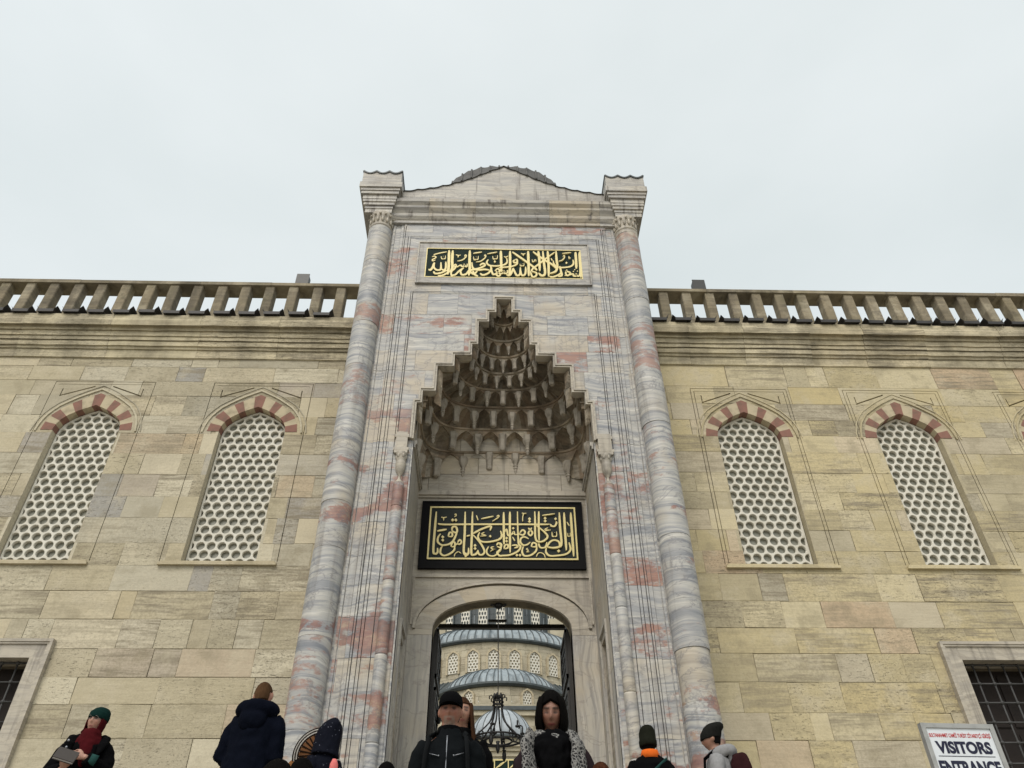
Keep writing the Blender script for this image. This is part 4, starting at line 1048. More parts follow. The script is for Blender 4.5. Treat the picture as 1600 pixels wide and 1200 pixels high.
while x < 4:
    wd = R.choice((.5, .28, .75)); m.box(x, x+.05, 45.305, 45.33, zb0, zb1)
    for q in range(2):
        xa = x+.1+R.uniform(0, .05); z0 = 12.4
        m.tube([(xa, 45.32, z0+.02), (xa+wd*.3, 45.315, z0+.12+.1*q), (xa+wd*.7, 45.32, z0+.36)], .025, 5)
    m.tube([(x+.12, 45.32, 11.9), (x+wd*.5, 45.32, 12.18), (x+wd*.85, 45.32, 11.95)], .025, 5); x += wd
obj('gilding', m, GOLD, bd)

# ------------------------------------------------------------------ people
def cloth(name, col, rough=.9, scale=14, var=.35):
    t = NT(name); o = t.obj(); a = t.noise(o, scale, 4, .6); b = t.noise(o, 160, 2, .5)
    t.col(t.mix(a, tuple(c*(1-var) for c in col), tuple(c*(1+var) for c in col))); t.rough(rough)
    t.b.inputs['Specular IOR Level'].default_value = .04
    t.bump(t.math('ADD', t.noise(o, 11, 3, .5), t.math('MULTIPLY', b, .15)), .35, .02); return t.mat
t = NT('skin'); at_n = t.n('ShaderNodeAttribute', attribute_name='tone'); nn = t.noise(t.obj(), 30, 3)
t.col(t.mix(t.math('MULTIPLY', nn, .25), at_n.outputs['Color'], (.20, .09, .06))); t.rough(.55); t.b.inputs['Subsurface Weight'].default_value = .06; t.b.inputs['Subsurface Radius'].default_value = (.01, .004, .002); SKIN = t.mat
t = NT('hair_fibre'); o_ = t.vmath('MULTIPLY', t.obj(), (60, 60, 4)); k_ = t.sep(t.blk())
def hairmat(name, c1, c2):
    t = NT(name); n1 = t.noise(t.vmath('MULTIPLY', t.obj(), (55, 55, 5)), 1.0, 4, .6); t.col(t.mix(n1, c1, c2)); t.rough(.8); t.b.inputs['Specular IOR Level'].default_value = .03; t.bump(n1, .5, .006); return t.mat
H_BLACK = hairmat('black_hair', (.0012, .0012, .0012), (.006, .005, .0045)); H_BROWN = hairmat('brown_hair', (.02, .010, .006), (.075, .035, .018))
H_SHORT = hairmat('short_brown_hair', (.035, .018, .009), (.10, .055, .028)); H_AUB = hairmat('auburn_hair', (.008, .004, .003), (.10, .036, .018))
K_BLACK = cloth('black_cloth', (.003, .003, .0035)); K_JACK = cloth('charcoal_jacket', (.0055, .0068, .008), .8); K_NAVY = cloth('navy_cloth', (.003, .0042, .009)); K_PANT = cloth('dark_trousers', (.012, .012, .015))
K_MAR = cloth('maroon_knit', (.055, .006, .008)); K_PLUM = cloth('plum_brown_coat', (.022, .015, .017)); K_GREEN = cloth('dark_green_knit', (.006, .022, .019), .95, 40)
K_OLIVE = cloth('olive_black_knit', (.012, .013, .009), .95, 40); K_ORANGE = cloth('orange_collar', (.62, .12, .018)); K_GREY = cloth('grey_marl_hoodie', (.24, .24, .245), .95, 40, .2); K_BAG = cloth('maroon_backpack', (.025, .009, .010))
K_PINK = cloth('pink_bag', (.62, .17, .16)); K_TEAL = cloth('teal_cuff', (.02, .06, .055)); K_SHOE = cloth('black_shoe', (.012, .011, .010)); K_BEAN = cloth('dark_slouch_knit', (.014, .014, .013), .95, 50)
t = NT('speckled_raincoat'); v_ = t.n('ShaderNodeTexVoronoi'); v_.inputs['Scale'].default_value = 34; t.l(t.obj(), v_.inputs['Vector'])
t.col(t.mix(t.step(t.math('SUBTRACT', .20, v_.outputs['Distance']), .0, .05), (.0035, .0045, .010), t.mix(t.step(t.noise(t.obj(), 18, 2), .5, .6), (.0035, .0045, .010), (.16, .17, .21)))); t.rough(.85); t.b.inputs['Specular IOR Level'].default_value = .1; t.bump(t.noise(t.obj(), 10, 3), .4, .02); K_SPECK = t.mat
t = NT('leopard_scarf'); v_ = t.n('ShaderNodeTexVoronoi', feature='DISTANCE_TO_EDGE'); v_.inputs['Scale'].default_value = 46
t.l(t.vmath('ADD', t.obj(), t.vmath('MULTIPLY', t.n('ShaderNodeTexNoise').outputs['Color'], (.05, .05, .05))), v_.inputs['Vector'])
t.col(t.mix(t.step(v_.outputs['Distance'], .09, .15), (.19, .185, .175), (.005, .005, .006))); t.rough(.9); K_LEO = t.mat
t = NT('book_cover'); t.col((.035, .027, .022)); t.rough(.5); K_BOOK = t.mat
t = NT('page_edge'); t.col((.45, .44, .45)); t.rough(.7); K_PAGE = t.mat
t = NT('spectacle_metal'); t.col((.25, .22, .2)); t.b.inputs['Metallic'].default_value = .8; t.rough(.35); K_SPEC = t.mat
t = NT('zip_metal'); t.col((.22, .23, .25)); t.b.inputs['Metallic'].default_value = .7; t.rough(.4); K_ZIP = t.mat

def remeshed(name, mb, voxel, mats, parent, wr=0.0, wsc=8., smooth_it=2, seed=0):
    me = bpy.data.meshes.new(name+'_raw'); me.from_pydata(mb.v, [], mb.f)
    bm = bmesh.new(); bm.from_mesh(me); bmesh.ops.recalc_face_normals(bm, faces=bm.faces); bm.to_mesh(me); bm.free()
    o = bpy.data.objects.new(name+'_raw', me); C.objects.link(o)
    md = o.modifiers.new('r', 'REMESH'); md.mode = 'VOXEL'; md.voxel_size = voxel
    sm = o.modifiers.new('s', 'SMOOTH'); sm.factor = .5; sm.iterations = smooth_it
    dg = bpy.context.evaluated_depsgraph_get(); m2 = bpy.data.meshes.new_from_object(o.evaluated_get(dg)); m2.name = name
    bpy.data.objects.remove(o); bpy.data.meshes.remove(me)
    if wr:
        N = [v.normal.copy() for v in m2.vertices]
        for v, n in zip(m2.vertices, N):
            q = Vector((v.co.x*wsc, v.co.y*wsc, v.co.z*wsc*.75+seed)); a = noise.noise(q)+.5*noise.noise(q*2.1)
            v.co += n*(wr*(1-2*abs(a)))
    m2.materials.clear()
    for m in (mats if isinstance(mats, (list, tuple)) else [mats]): m2.materials.append(m)
    m2.polygons.foreach_set('use_smooth', [True]*len(m2.polygons)); m2.update()
    r = bpy.data.objects.new(name, m2); link(r, parent); return r
def ering(cx, cy, z, rx, ry, n=20, tilt=0): return [(cx+rx*math.cos(2*PI*i/n), cy+ry*math.sin(2*PI*i/n), z+tilt*math.sin(2*PI*i/n)) for i in range(n)]

def head_verts(M, female=False):
    nu, nv = 40, 32; rings = []
    for j in range(1, nv):
        e = -PI/2+PI*j/nv; ring = []
        for i in range(nu):
            a = 2*PI*i/nu; dx, dy, dz = math.cos(e)*math.sin(a), -math.cos(e)*math.cos(a), math.sin(e)
            x, y, z = dx*.076, dy*.096, dz*.118
            if dz < .1: q = min(1, (.1-dz)/1.0); x *= 1-.30*q**1.3*(1.1 if female else 1); y *= 1-.10*q if dy < 0 else 1-.30*q
            if dy < 0:
                f = -dy; g = lambda cx, cz, sx, sz: math.exp(-((abs(dx)-cx)/sx)**2-((dz-cz)/sz)**2)
                y -= f*(.026*math.exp(-(dx/.13)**2)*(max(0, 1-abs(dz+.22)/.16) if dz < -.22 else max(0, 1-(dz+.22)/.42)))
                y += f*(.013*g(.37, .08, .2, .13)); y -= f*.006*g(.33, .27, .3, .07)
                y -= f*.006*math.exp(-(dx/.28)**2-((dz+.53)/.08)**2); y -= f*.009*math.exp(-(dx/.3)**2-((dz+.86)/.14)**2)
                y += f*.004*math.exp(-(dx/.3)**2-((dz+.68)/.06)**2); y -= f*.004*g(.62, -.15, .2, .2)
            ring.append(tuple(M @ Vector((x, y, z))))
        rings.append(ring)
    return rings
def tone_mesh(o, Minv, base, beard=None, lids=False, brow=(.03, .02, .015), lip=(.28, .09, .08)):
    me = o.data; ca = me.color_attributes.new('tone', 'FLOAT_COLOR', 'POINT'); D = []
    for v in me.vertices:
        p = Minv @ v.co; c = base
        if abs(p.x) < .09 and abs(p.z) < .13 and p.y < -.02:
            dx, dz = p.x/.076, p.z/.118
            sm = lambda q: max(0.0, min(1.0, q)); mx = lambda a, b, f: tuple(u*(1-f)+w_*f for u, w_ in zip(a, b))
            nq = noise.noise(Vector((p.x*90, p.y*90, p.z*90)))
            c = mx(c, tuple(x*k for x, k in zip(base, (1.0, .72, .68))), .5*math.exp(-((abs(dx)-.55)/.22)**2-((dz+.22)/.2)**2))       # cheeks
            c = mx(c, tuple(x*.45 for x in base), .85*math.exp(-((abs(dx)-.36)/.22)**2-((dz-.08)/.10)**2))                         # eye sockets: soft shade painted into the skin tone
            c = mx(c, brow, .95*sm((.075-abs(dz-.25+.12*(abs(dx)-.4)**2))/.03)*sm((abs(dx)-.10)/.06)*sm((.68-abs(dx))/.08))
            c = mx(c, tuple(x*.10 for x in base), .9*sm((1.25-((abs(dx)-.38)/.19)**2-((dz-(.03 if lids else .06))/(.045 if lids else .08))**2)/.5))
            c = mx(c, lip, .8*sm((1.2-(dx/.34)**2-((dz+.53)/.07)**2)/.5)); c = mx(c, tuple(x*.35 for x in lip), .7*sm((1-(dx/.32)**2-((dz+.53)/.018)**2)/.5))
            if beard: c = mx(c, beard, (.75+.5*nq)*sm((.56-abs(dx))/.12)*sm((-.34-dz)/.06)*sm(1-1.2*sm((1.1-(dx/.26)**2-((dz+.53)/.075)**2)/.4)) if .75+.5*nq < 1 else .9*sm((.56-abs(dx))/.12)*sm((-.34-dz)/.06)*sm(1-1.2*sm((1.1-(dx/.26)**2-((dz+.53)/.075)**2)/.4)))
        D += [c[0], c[1], c[2], 1]
    ca.data.foreach_set('color', D)
def hand(mb, wp, d, n, s=1.0, curl=.5, side=1):
    d = Vector(d).normalized(); n = Vector(n); n = (n-d*n.dot(d)).normalized(); u = d.cross(n)*side; wp = Vector(wp)
    P = lambda a, b, c: tuple(wp+(d*a+u*b+n*c)*s)
    mb.loft([[P(a, bw*math.cos(t_), th*math.sin(t_)) for t_ in [2*PI*i/10 for i in range(10)]] for a, bw, th in ((-.02, .024, .019), (.02, .032, .017), (.06, .041, .015), (.095, .040, .013))], True)
    for k, (b, L) in enumerate(((-.030, .066), (-.010, .078), (.010, .073), (.029, .058))):
        pts = [P(.085, b, 0)]; a = 0; pos = (.085, 0)
        for q, f in enumerate((.45, .32, .23)):
            a += curl*(1.0, 1.1, .8)[q]*(1+.08*k); pos = (pos[0]+L*f*math.cos(a), pos[1]+L*f*math.sin(a)); pts.append(P(pos[0], b*(1+.12*q), pos[1]))
        mb.tube(pts, [.0098, .0092, .0085, .007], 8)
    mb.tube([P(.015, -.03, .004), P(.045, -.052, .012), P(.072, -.054, .03), P(.09, -.045, .042)], [.0125, .011, .0098, .008], 8)

def person(label, loc, yaw, H, skin=(.36, .19, .13), head=(0, 0, 0), lean=(0, 0), arms=None, coat=K_BLACK, coat_len=.80, pant=K_PANT, bulk=1.0, beard=None, group=None, female=False, voxel=.011, lip=(.28, .09, .08), collar=1.49, wr=.012, head_off=(0, 0), lids=False):
    s = H/1.75; root = empty('person', loc, yaw); tag(root, label, 'person', group); root.scale = (s, s, s)
    L = lambda p: Vector((p[0]+lean[0]*max(0, p[2]-.95)/.68, p[1]+lean[1]*max(0, p[2]-.95)/.68, p[2]))
    def lr(rings): return [[tuple(L(p)) for p in r] for r in rings]
    hp, hy, hr = head
    nb = L((0, .015, 1.53))
    Mh = Matrix.Translation(nb+Vector((head_off[0], head_off[1], 0))) @ Matrix.Rotation(hy, 4, 'Z') @ Matrix.Rotation(hr, 4, 'Y') @ Matrix.Rotation(hp, 4, 'X') @ Matrix.Translation(Vector((0, -.022, .108)))
    b = MB(); sh = .92 if female else 1.0
    b.loft(lr([ering(0, 0, .84, .15, .11), ering(0, 0, 1.0, .15, .108), ering(0, 0, 1.12, .135, .098), ering(0, 0, 1.28, .16*sh, .11), ering(0, 0, 1.40, .175*sh, .10), ering(0, .01, 1.46, .12, .08), ering(0, .015, 1.50, .065, .062), ering(0, .0, 1.545, .054, .058), ering(0, -.01, 1.60, .052, .056)]))
    b.loft(head_verts(Mh, female))
    for e in (-1, 1):      # ears
        c = Mh @ Vector((e*.077, .008, -.005)); b.ball(c, .012, .02, .032, 8, 6)
    A = {}
    for e in (-1, 1):
        sp = L((e*.165*sh, .0, 1.42)); q = (arms or {}).get(e) or dict(el=(e*.205, .03, 1.13), wr=(e*.225, -.05, .88), d=(0, -.1, -1), n=(-e, 0, 0), curl=.35)
        el, wr_ = Vector(q['el']), Vector(q['wr']); A[e] = (sp, el, wr_)
        b.tube([sp, sp.lerp(el, .5), el, el.lerp(wr_, .4), wr_, wr_+(wr_-el).normalized()*.015], [.052, .046, .04, .036, .027, .024], 10)
        hand(b, wr_+Vector(q['d']).normalized()*.02, q['d'], q['n'], 1.0, q.get('curl', .35), e)
        b.tube([(e*.085, 0, .92), (e*.095, -.01, .68), (e*.10, -.012, .49), (e*.102, .01, .28), (e*.105, .02, .07)], [.088, .075, .058, .05, .038], 10)
        b.tube([(e*.105, .05, .045), (e*.11, -.05, .04), (e*.115, -.16, .03)], [.036, .04, .026], 8)
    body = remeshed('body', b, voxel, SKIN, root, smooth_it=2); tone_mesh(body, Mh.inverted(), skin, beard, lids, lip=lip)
    # trousers and shoes
    p = MB()
    for e in (-1, 1): p.tube([(e*.08, 0, .98), (e*.092, -.005, .70), (e*.10, -.01, .49), (e*.103, .008, .28), (e*.105, .02, .09)], [.115, .10, .082, .078, .075], 12)
    p.loft([ering(0, 0, .82, .16, .12), ering(0, 0, 1.03, .165, .122)]); remeshed('trousers', p, .018, pant, root, .005, 7)
    for e in (-1, 1):
        f = MB(); f.loft([[(e*.105+w_*math.cos(a), y+0*a, max(.0, .05+h_*math.sin(a))) for a in [2*PI*i/12 for i in range(12)]] for y, w_, h_ in ((.09, .02, .03), (.07, .04, .06), (.0, .045, .075), (-.09, .052, .055), (-.16, .047, .05), (-.205, .02, .045))]); obj('shoe', f, K_SHOE, root, smooth=True, base=Vector((0, 0, 0)))
    # coat
    k = MB(); B = bulk
    k.loft(lr([ering(0, .0, coat_len, .18*B, .14*B), ering(0, 0, 1.0, .172*B, .135*B), ering(0, 0, 1.15, .165*B, .13*B), ering(0, 0, 1.30, .172*B*sh, .132*B), ering(0, .005, 1.40, .175*B*sh, .115*B), ering(0, .012, 1.455, .13*B*sh, .09*B), ering(0, .015, collar, .088, .085), ering(0, .012, collar+.035, .08, .08)]))
    for e in (-1, 1):
        sp, el, wr_ = A[e]; k.tube([sp+Vector((-e*.03, 0, .0)), sp.lerp(el, .3), sp.lerp(el, .7), el, el.lerp(wr_, .5), wr_.lerp(el, .06)], [.070*B, .070*B, .064*B, .062*B, .056*B, .048*B], 12)
    jk = remeshed('coat', k, .014, coat, root, wr, 8.5, 2, H*9)
    return root, Mh, L, A
def hrings(M, R, n=28, rib=0.0):
    out = []
    for z, rx, ry, cy in R:
        out.append([tuple(M @ Vector((rx*math.sin(2*PI*i/n)*(1+(rib if i % 2 else 0)), cy-ry*math.cos(2*PI*i/n)*(1+(rib if i % 2 else 0)), z))) for i in range(n)])
    return out
def part(name, mb, mat, root, smooth=True): return obj(name, mb, mat, root, smooth=smooth, base=Vector((0, 0, 0)))
def beanie(root, M, mat, slouch=0., low=.02, tall=1.0):
    m = MB(); R = [(low-.012, .085, .105, 0), (low+.0, .091, .111, .002), (low+.045, .092, .112, .003), (low+.052, .086, .106, .004), (.09, .084, .103, .01+slouch*.2), (.118*tall, .074, .09, .02+slouch*.5), (.14*tall, .055, .065, .03+slouch*.8), (.152*tall, .028, .03, .035+slouch)]
    if slouch: R = [(low-.012, .085, .105, 0), (low, .09, .11, .002), (low+.05, .095, .113, .02), (.09, .10, .115, .045), (.12, .095, .105, .06), (.14, .075, .08, .07), (.15, .035, .04, .075)]
    m.loft(hrings(M, R, 44, .018)); return part('beanie', m, mat, root)
def hair_shell(root, M, mat, keep, th=.07, nu=44, nv=26, jit=.0, seed=1):
    m = MB(); R = random.Random(seed); g = {}
    def P(i, j, k):
        e = -PI/2+PI*j/nv; a = 2*PI*(i % nu)/nu; d = (math.cos(e)*math.sin(a), -math.cos(e)*math.cos(a), math.sin(e)); q = k+jit*noise.noise(Vector((d[0]*9, d[1]*9, d[2]*3+seed)))
        bk = 1-.22*max(0, -d[2])
        return M @ Vector((d[0]*.076*q*bk, d[1]*.096*q*bk, d[2]*.118*q))
    for j in range(nv):
        for i in range(nu):
            e = -PI/2+PI*(j+.5)/nv; a = 2*PI*(i+.5)/nu
            if keep(math.cos(e)*math.sin(a), -math.cos(e)*math.cos(a), math.sin(e)):
                V = [P(i, j, 1+th), P(i+1, j, 1+th), P(i+1, j+1, 1+th), P(i, j+1, 1+th), P(i, j, .96), P(i+1, j, .96), P(i+1, j+1, .96), P(i, j+1, .96)]
                m.add(V, [(0, 1, 2, 3), (0, 4, 5, 1), (1, 5, 6, 2), (2, 6, 7, 3), (3, 7, 4, 0)])
    bm_o = part('hair', m, mat, root); bm = bmesh.new(); bm.from_mesh(bm_o.data); bmesh.ops.remove_doubles(bm, verts=bm.verts, dist=.0006); bm.to_mesh(bm_o.data); bm.free()
    return bm_o
def curtain(root, M, mat, half, rows, front=False, name='hair', wob=.006):
    m = MB(); n = 36; rings = []
    for z, rx, ry, cy in rows:
        o_, i_ = [], []
        for q in range(n+1):
            a = half+(2*PI-2*half)*q/n; k = 1+wob*8*noise.noise(Vector((q*.7, z*6, rx*20)))
            o_.append(M @ Vector((rx*k*math.sin(a), cy-ry*k*math.cos(a), z))); i_.append(M @ Vector((rx*.86*math.sin(a), cy-ry*.86*math.cos(a), z)))
        rings.append([tuple(p) for p in o_+i_[::-1]])
    m.loft(rings); return part(name, m, mat, root)
def step_z(y): return min(NS, int((y-Y0)/TR)+1)*RI

# woman with the green beanie, holding a book
arm = {-1: dict(el=(-.27, -.02, 1.14), wr=(-.11, -.25, 1.15), d=(.35, -.6, .35), n=(.2, .5, 1), curl=.75), 1: dict(el=(.25, -.05, 1.16), wr=(.05, -.215, 1.27), d=(-1, -.12, .12), n=(0, 1, 0), curl=.5)}
r, M, L, A = person('person in a dark green beanie and black coat with a red scarf, holding a book', (-3.74, 7.4, ZL), math.radians(14), 1.60, head=(-.12, -.32, .10), arms=arm, coat=K_BLACK, coat_len=.55, female=True, bulk=1.08, voxel=.008, skin=(.40, .22, .16))
beanie(r, M, K_GREEN, low=.03)
curtain(r, M, K_MAR, 1.0, [(.05, .088, .104, 0), (-.02, .088, .104, .0), (-.09, .08, .098, -.0), (-.125, .085, .11, -.01)], name='headscarf')
m = MB(); m.loft([ering(0, -.0, 1.40, .15, .125), ering(0, -.01, 1.46, .115, .112), ering(0, -.015, 1.53, .085, .09), ering(0, -.015, 1.56, .07, .075)]); m.loft([ering(.01, -.10, 1.20, .03, .045), ering(.01, -.09, 1.32, .065, .06), ering(.0, -.05, 1.44, .085, .08)]); remeshed('scarf', m, .012, K_MAR, r, .008, 12)
m = MB()
for e in (-1, 1): m.tube([M @ Vector((e*.031+.022*math.cos(a*PI/8), -.108+.012*abs(math.cos(a*PI/8)), .008+.017*math.sin(a*PI/8))) for a in range(17)], .0016, 5); m.tube([M @ Vector((e*.053, -.094, .012)), M @ Vector((e*.08, .0, .012))], .0015, 5)
m.tube([M @ Vector((-.009, -.11, .012)), M @ Vector((.009, -.11, .012))], .0016, 5); part('spectacles', m, K_SPEC, r)
m = MB()
for e in (-1, 1): m.tube([L((e*.03, .10, 1.50)), L((e*.10, .06, 1.51)), L((e*.145, -.03, 1.47)), L((e*.15, -.11, 1.40)), L((e*.13, -.15, 1.31))], [.03, .042, .05, .045, .02], 8, flat=.6)
remeshed('collar', m, .010, K_BLACK, r, .006, 12)
m = MB(); m.tube([(.09, -.213, 1.262), (.15, -.195, 1.245)], [.045, .052], 14); part('cuff', m, K_TEAL, r)
m = MB()
for z in (1.42, 1.36, 1.26): m.ball((-.15, -.165, z), .012, .006, .012, 8, 5)
part('button', m, K_ZIP, r)
bk = empty('book', (-3.735, 7.06, ZL+1.135), math.radians(14)); tag(bk, 'dark covered book held open in the hand of the person in the green beanie', 'book'); bk.rotation_euler = (math.radians(-38), math.radians(12), math.radians(20))
m = MB(); m.box(-.085, .085, -.010, -.004, -.06, .065); m.box(-.085, .085, .012, .018, -.06, .065); part('cover', m, K_BOOK, bk, False)
m = MB(); m.box(-.082, .082, -.004, .012, -.057, .062); part('pages', m, K_PAGE, bk, False)

# man in navy, back to us
arm = {1: dict(el=(.20, .0, 1.15), wr=(.16, -.24, 1.10), d=(-.2, -1, .1), n=(-1, 0, 0), curl=.5), -1: dict(el=(-.235, -.02, 1.14), wr=(-.17, -.24, 1.08), d=(.2, -1, .1), n=(1, 0, 0), curl=.5)}
r, M, L, A = person('person seen from behind in a navy hooded jacket with short brown hair', (-2.31, 7.3, ZL), PI-.12, 1.83, head=(.12, .15, .08), lean=(-.06, -.03), arms=arm, coat=K_NAVY, bulk=1.14, coat_len=.70, skin=(.40, .20, .14), voxel=.010)
hair_shell(r, M, H_SHORT, lambda x, y, z: z > (.42 if y < -.5 else (-.02 if y < .2 else -.42)) and not (abs(x) > .8 and z < .12), .055, jit=.03)
m = MB(); P = [L((.14*math.cos(a), .05+.10*math.sin(a), 1.47+.035*math.sin(a))) for a in [PI*(-.12+1.24*i/12) for i in range(13)]]; m.tube(P, [.03]+[.058]*11+[.03], 10, flat=.8); m.ball(L((0, .13, 1.40)), .12, .06, .10); remeshed('hood', m, .014, K_NAVY, r, .008, 9)

# girl in the speckled raincoat with the pointed hood
r, M, L, A = person('child in a dark speckled raincoat with the pointed hood up, beside the corner column', (-1.68, 7.6, ZL), PI+.7, 1.50, head=(0, 0, -.12), coat=K_SPECK, coat_len=.55, female=True, bulk=1.0, voxel=.012)
m = MB(); m.loft(hrings(M, [(-.17, .15, .14, .02), (-.12, .14, .14, .01), (-.05, .137, .142, .0), (.03, .135, .142, .0), (.10, .122, .138, .01), (.155, .092, .115, .03), (.195, .055, .07, .045), (.22, .014, .02, .055)], 30)); remeshed('hood', m, .010, K_SPECK, r, .006, 10)
m = MB(); m.loft([ering(-.01, .20, z, .05*w_, .035*w_, 14) for z, w_ in ((1.10, .6), (1.15, .9), (1.26, 1.0), (1.36, .9), (1.41, .45))]); pb = part('bag', m, K_PINK, r); pb['label'] = 'pink bag on the back'

# pushchair with a pleated hood
st = empty('pushchair', (-1.98, 7.95, ZL)); tag(st, 'brown pleated pushchair hood with a striped rim beside the child in the raincoat', 'pushchair')
hc = at(504, 1189, 7.9); m = MB(); nP = 9
K_HOOD = cloth('brown_pleated_fabric', (.16, .075, .035)); K_DK = cloth('dark_brown_lining', (.02, .012, .008)); K_STR = cloth('pale_stripe', (.5, .48, .44))
for yy0, yy1 in ((-.2, .2),):
    rings = []
    for i in range(nP*2+1):
        a = math.radians(60+130*i/(nP*2)); rr = .195-.010*(i % 2); rings.append([(hc.x+rr*q*math.cos(a), hc.y+yy, hc.z+rr*q*math.sin(a)) for q, yy in ((.12, -.2), (.55, -.205), (1, -.19), (1.0, .19), (.55, .205), (.12, .2))])
    m.loft(rings)
obj('hood', m, K_HOOD, st, base=st.location)
m = MB()
for i in range(1, nP*2, 2): a = math.radians(60+130*i/(nP*2)); m.tube([(hc.x+.03*math.cos(a), hc.y-.21, hc.z+.03*math.sin(a)), (hc.x+.188*math.cos(a), hc.y-.198, hc.z+.188*math.sin(a))], .007, 5)
obj('pleat', m, K_DK, st, base=st.location)
for k, (rr, mt) in enumerate(((.197, K_DK), (.208, K_STR), (.220, K_DK), (.231, K_STR), (.242, K_DK))):
    m = MB(); m.tube([(hc.x+rr*math.cos(math.radians(58+134*i/24)), hc.y-.19, hc.z+rr*math.sin(math.radians(58+134*i/24))) for i in range(25)], .0068, 6); obj('rim_stripe', m, mt, st, base=st.location)
m = MB(); m.loft([ering(hc.x-.20, 7.85, z, w_, w_*.8, 16) for z, w_ in ((ZL+.55, .14), (ZL+.7, .18), (hc.z-.12, .14), (hc.z-.03, .09), (hc.z+.0, .04))]); o = remeshed('blanket', m, .02, cloth('golden_brown_blanket', (.28, .13, .05)), st, .015, 9); o.matrix_parent_inverse = Matrix.Translation(st.location).inverted()
m = MB()
for yy in (7.72, 8.08): m.tube([(-1.5, yy, ZL+.95), (-1.75, yy, ZL+.7), (-2.1, yy, ZL+.2)], .014, 6); m.tube([(-1.5, yy, ZL+.15), (-1.85, yy, ZL+.55)], .014, 6)
m.tube([(-1.5, 7.72, ZL+.95), (-1.5, 8.08, ZL+.95)], .016, 6); m.box(-2.1, -1.6, 7.74, 8.06, ZL+.42, ZL+.5); obj('frame', m, IRON, st, base=st.location)
for x in (-1.5, -2.12):
    for yy in (7.72, 8.08): m = MB(); m.tube([(x+.11*math.cos(a*PI/10), yy, ZL+.125+.11*math.sin(a*PI/10)) for a in range(21)], .016, 6); m.tube([(x, yy-.02, ZL+.125), (x, yy+.02, ZL+.125)], .03, 8); obj('wheel', m, IRON, st, base=st.location)

# man in the black cap
arm = {-1: dict(el=(-.22, .0, 1.16), wr=(-.25, -.10, .95), d=(0, -.25, -1), n=(1, 0, 0), curl=.6), 1: dict(el=(.215, .03, 1.15), wr=(.23, -.06, .9), d=(0, -.1, -1), n=(-1, 0, 0), curl=.4)}
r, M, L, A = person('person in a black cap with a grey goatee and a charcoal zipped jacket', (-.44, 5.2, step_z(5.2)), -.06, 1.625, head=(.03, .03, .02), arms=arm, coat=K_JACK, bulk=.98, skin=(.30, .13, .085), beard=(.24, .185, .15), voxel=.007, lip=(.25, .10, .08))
m = MB(); m.loft(hrings(M, [(.025, .083, .103, .002), (.06, .085, .105, .004), (.10, .076, .094, .008), (.128, .052, .064, .012), (.138, .02, .025, .014)], 36)); cp = part('cap', m, K_BLACK, r)
m = MB(); nn_ = 14; top, bot = [], []
for i in range(nn_+1):
    a = -1.15+2.3*i/nn_; q = .02*math.cos(a*1.3)
    top.append((M @ Vector((.084*math.sin(a), -.092*math.cos(a), .040)), M @ Vector((.088*math.sin(a), -.10*math.cos(a)-.072*math.cos(a*1.2)**1.0, .022+q*.6))))
for i in range(nn_):
    (a0, b0), (a1, b1) = top[i], top[i+1]; dn = M.to_3x3() @ Vector((0, 0, -.006))
    m.add([a0, b0, b1, a1, a0+dn, b0+dn, b1+dn, a1+dn], [(0, 1, 2, 3), (7, 6, 5, 4), (1, 5, 6, 2), (0, 4, 5, 1), (3, 2, 6, 7)])
obj('brim', m, K_BLACK, cp, smooth=False)
hair_shell(r, M, hairmat('grey_hair', (.05, .045, .04), (.16, .15, .14)), lambda x, y, z: y > .15 and -.45 < z < .35, .03)
m = MB(); m.tube([L((0, -.118-.0042*i, 1.455-.055*i)) if i < 9 else L((0, -.15, .95)) for i in range(10)], .0045, 6); part('zip', m, K_ZIP, r)
m = MB()
for e in (-1, 1): m.tube([L((e*.05, -.135, 1.325)), L((e*.115, -.118, 1.345))], .003, 6); m.ball(L((e*.05, -.14, 1.325)), .006, .004, .006, 6, 4)
part('pocket_zip', m, K_ZIP, r)
m = MB(); m.loft([ering(L((0, .012, 0)).x*0, .012, 1.48, .088, .088), ering(0, .01, 1.535, .082, .084), ering(0, .01, 1.54, .074, .076)]); part('collar', m, K_BLACK, r)
m = MB()
for e in (-1, 1): m.tube([L((e*.125, -.10, 1.455)), L((e*.10, -.02, 1.495)), L((e*.12, .08, 1.46))], .021, 8, flat=.4); m.tube([L((e*.125, -.10, 1.455)), L((e*.14, -.128, 1.33)), L((e*.15, -.118, 1.15)), L((e*.19, -.02, 1.0))], .019, 8, flat=.4)
part('rucksack_strap', m, cloth('webbing', (.009, .010, .011)), r)

# long haired person half hidden behind him
p0 = at(722, 1092, 5.56)
r, M, L, A = person('person with long brown hair half hidden behind the person in the black cap', (p0.x, 5.56, step_z(5.56)), .1, p0.z-step_z(5.56)-.005, coat=K_BLACK, female=True, voxel=.011, skin=(.34, .18, .12))
hair_shell(r, M, H_BROWN, lambda x, y, z: z > .5 or (y > -.35 and z > -.6), .09, jit=.02)
curtain(r, M, H_BROWN, .85, [(.07, .084, .10, 0), (-.03, .094, .106, .0), (-.12, .105, .108, .0), (-.25, .13, .105, .005), (-.36, .135, .11, .01), (-.44, .12, .11, .0)], wob=.012)

